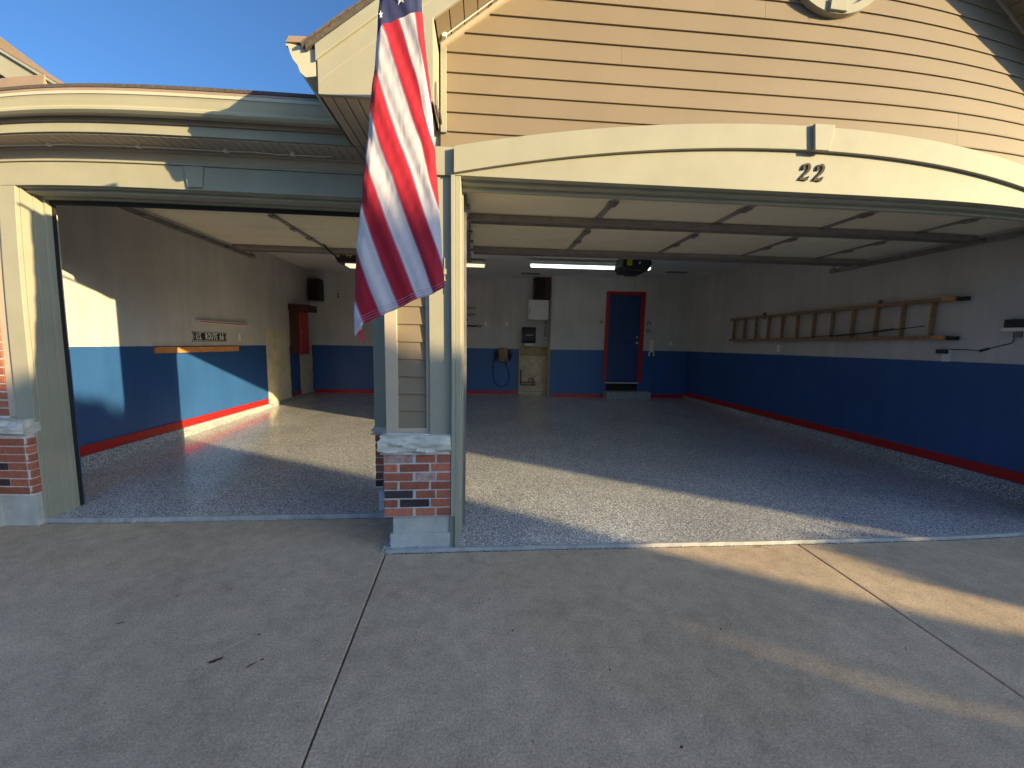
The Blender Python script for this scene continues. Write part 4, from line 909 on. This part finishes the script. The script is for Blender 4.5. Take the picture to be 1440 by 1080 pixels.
# ------------------------------------------------------------------ neighbours across the drive: they cast the long shadows
ST = Vector((-SUN_TRAVEL.x, -SUN_TRAVEL.y, 0)).normalized(); NN = Vector((-ST.y, ST.x, 0))
def P(c, s, z): v = NN*c + ST*s; return (v.x, v.y, z)
def nb_house(label, c0, c1, s0, s1, eave, ridge, hip):
    t_ = thing('neighbour_house', label, 'house', loc=P((c0+c1)/2, (s0+s1)/2, -.16))
    mb = MB(); 
    def quadbox(mb, c0, c1, s0, s1, z0, z1):
        vs = [mb.bm.verts.new(P(c, s, z_)) for z_ in (z0, z1) for s in (s0, s1) for c in (c0, c1)]
        for f_ in ((0, 2, 3, 1), (4, 5, 7, 6), (0, 1, 5, 4), (2, 6, 7, 3), (0, 4, 6, 2), (1, 3, 7, 5)): mb.bm.faces.new([vs[i] for i in f_])
    quadbox(mb, c0, c1, s0, s1, -.16, eave); mb.build('wall', M['neighbour_wall'], t_)
    rm = MB(); b_ = [rm.bm.verts.new(P(c, s, eave)) for c, s in ((c0-.0, s0-.4), (c1+.0, s0-.4), (c1+.0, s1+.4), (c0-.0, s1+.4))]
    sm = (s0+s1)/2; r1 = rm.bm.verts.new(P(c0+hip, sm, ridge)); r2_ = rm.bm.verts.new(P(c1-hip, sm, ridge))
    rm.bm.faces.new(b_[::-1]); rm.bm.faces.new((b_[0], b_[1], r2_, r1)); rm.bm.faces.new((b_[1], b_[2], r2_)); rm.bm.faces.new((b_[2], b_[3], r1, r2_)); rm.bm.faces.new((b_[3], b_[0], r1))
    rm.build('roof', M['shingle'], t_)
    n_ = int((c1-c0)/2.6)
    for i in range(n_):
        for zb_ in (1.0, 3.6):
            cc = c0+1.2+i*2.6; 
            if cc+1 > c1: continue
            fm = MB(); quadbox(fm, cc-.05, cc+1.05, s0-.05, s0-.001, zb_-.05, zb_+1.25); wf_ = fm.build('window_frame', M['white_metal'], t_)
            pm = MB(); quadbox(pm, cc, cc+1.0, s0-.07, s0-.051, zb_, zb_+1.2); pm.build('pane', M['glass_dark'], wf_)
    return t_
nb_house('pale two storey house across the drive, out of frame to the right', -9.5, 2.262, 25, 33, 6.25, 8.32, 0.9)
nb_house('pale house farther right across the drive, out of frame', 4.27, 15.0, 25, 33, 6.1, 6.2, 2.0)
# round shrub by the drive whose crown shades the right side of the slab
def shrub(c, s, z, r_, n_, label, wide=1.0, leaf=(.05, .11), nm='round_tree'):
    p0 = Vector(P(c, s, 0)); t_ = thing(nm, label, 'tree', loc=(p0.x, p0.y, -.16))
    MB().tube([(p0.x, p0.y, -.16), (p0.x+.03, p0.y, z-r_*.6), (p0.x, p0.y+.03, z+r_*.1)], .06, 8).build('trunk', M['bark'], t_)
    mb = MB(); rr = random.Random(3)
    for i in range(n_):
        d = Vector((rr.gauss(0, 1), rr.gauss(0, 1), rr.gauss(0, 1))).normalized()*r_*(rr.random()**.4)
        d.z *= .9; d.x *= wide; d.y *= wide; c_ = Vector((p0.x, p0.y, z))+d; a = Vector((rr.gauss(0, 1), rr.gauss(0, 1), rr.gauss(0, 1))).normalized(); b_ = a.orthogonal().normalized(); L = rr.uniform(*leaf)
        vs = [mb.bm.verts.new(c_+q) for q in (a*L, b_*L*.45, -a*L, -b_*L*.45)]; mb.bm.faces.new(vs)
    o = mb.build('crown', M['leaf'], t_); o['kind'] = 'stuff'; return t_
shrub(3.85, 15.0, 2.39, .58, 5200, 'small round clipped tree out of frame to the right of the drive')
shrub(.9, 21.0, 5.35, 1.35, 9000, 'broad leafy tree out of frame in front of the neighbouring house', 1.5, (.07, .16), 'leafy_tree')

def cypress_occluder(c, s, r_, h_, label):
    p0 = Vector(P(c, s, 0)); t_ = thing('tree_occluder', label, 'tree', loc=(p0.x, p0.y, -.16)); rr = random.Random(11)
    MB().tube([(p0.x, p0.y, -.16), (p0.x, p0.y, .8)], .09, 8).build('trunk', M['bark'], t_)
    mb = MB(); mb.tube([(p0.x, p0.y, .3), (p0.x, p0.y, h_*.5), (p0.x, p0.y, h_-.5)], r_*.93, 14)
    for i in range(7000):
        z_ = .3+(h_-.3)*rr.random(); k_ = min(1, (h_-z_)/.6)**.5; a = rr.random()*6.283; q = r_*k_*rr.uniform(.85, 1.0)
        c_ = Vector((p0.x+q*math.cos(a), p0.y+q*math.sin(a), z_)); u_ = Vector((rr.gauss(0, .4), rr.gauss(0, .4), 1)).normalized(); b_ = u_.orthogonal().normalized(); L = rr.uniform(.03, .08)
        mb.bm.faces.new([mb.bm.verts.new(c_+v_) for v_ in (u_*L, b_*L*.4, -u_*L, -b_*L*.4)])
    o = mb.build('crown', M['leaf'], t_); o['kind'] = 'stuff'
cypress_occluder(2.705, 24.0, .335, 6.3, 'unseen evergreen column added beside the neighbouring house to bound a sun streak')  # added unseen tree: one side of the slit that lets a sun streak through
shrub(2.33, 24.6, 5.50, .42, 3500, 'unseen leafy crown added by the neighbouring house to cut a sun streak short', 1.0, (.06, .12), 'leafy_tree')  # added crown plugs the slit higher up and ends the streak

# ------------------------------------------------------------------ marks lying on the driveway
stain = mat('dark_leaf_stain', (.055, .035, .025), .9, .3, 60, .3); scuff = mat('pale_scrape', (.50, .44, .37), .95, .1, 40, .3); chip = mat('fresh_chip', (.62, .56, .48), .95, .1)
def blotch(name, m, x, y, L, w_, ang, seed):
    rr = random.Random(seed); n_ = 16; pts = []
    for i in range(n_):
        a = 2*math.pi*i/n_; k_ = rr.uniform(.6, 1.15); u, v = L/2*math.cos(a)*k_, w_/2*math.sin(a)*k_
        pts.append((x+u*math.cos(ang)-v*math.sin(ang), y+u*math.sin(ang)+v*math.cos(ang)))
    MB().prism(pts, 'z', -.0225, -.0212).build(name, m, dw)
for a in (('leaf_stain', stain, -1.294, 1.836, .075, .026, .5, 1), ('leaf_stain', stain, -1.105, 1.80, .05, .010, .8, 2), ('leaf_stain', stain, -1.07, 1.83, .022, .010, .8, 3),
          ('leaf_stain', stain, -1.98, 2.125, .045, .010, .3, 4), ('leaf_stain', stain, -1.18, 2.0, .018, .012, 0, 5), ('leaf_stain', stain, -1.85, 2.35, .02, .01, 1.2, 6),
          ('pale_scrape', scuff, -1.25, 1.95, .16, .008, .85, 7), ('pale_scrape', scuff, -1.15, 2.60, .10, .009, .9, 8), ('pale_scrape', scuff, 1.46, 2.33, .09, .01, -.3, 9),
          ('paint_chip', chip, -1.24, 2.38, .022, .014, .3, 10), ('paint_chip', chip, -.80, 2.22, .014, .010, .3, 11), ('paint_chip', chip, .95, 1.42, .020, .012, .3, 12), ('paint_chip', chip, .35, 1.80, .012, .010, 0, 13), ('paint_chip', chip, -.2, 2.35, .010, .010, 0, 14),
          ('leaf_stain', stain, .80, 1.30, .018, .012, .3, 15), ('leaf_stain', stain, .18, 1.95, .016, .011, .3, 16), ('leaf_stain', stain, 1.35, 1.9, .014, .012, .3, 17), ('leaf_stain', stain, 2.19, 2.735, .10, .007, .1, 18), ('leaf_stain', stain, 2.25, 2.715, .05, .006, -.3, 19)):
    blotch(*a)
for k in range(46):
    rr = random.Random(100+k); x, y = rr.uniform(-3.2, 3.4), rr.uniform(1.3, 3.2)
    if y > 2.70 and x > -.8: continue
    blotch('leaf_stain' if k % 2 else 'paint_chip', stain if k % 2 else chip, x, y, rr.uniform(.006, .016), rr.uniform(.004, .010), rr.uniform(0, 3), k)
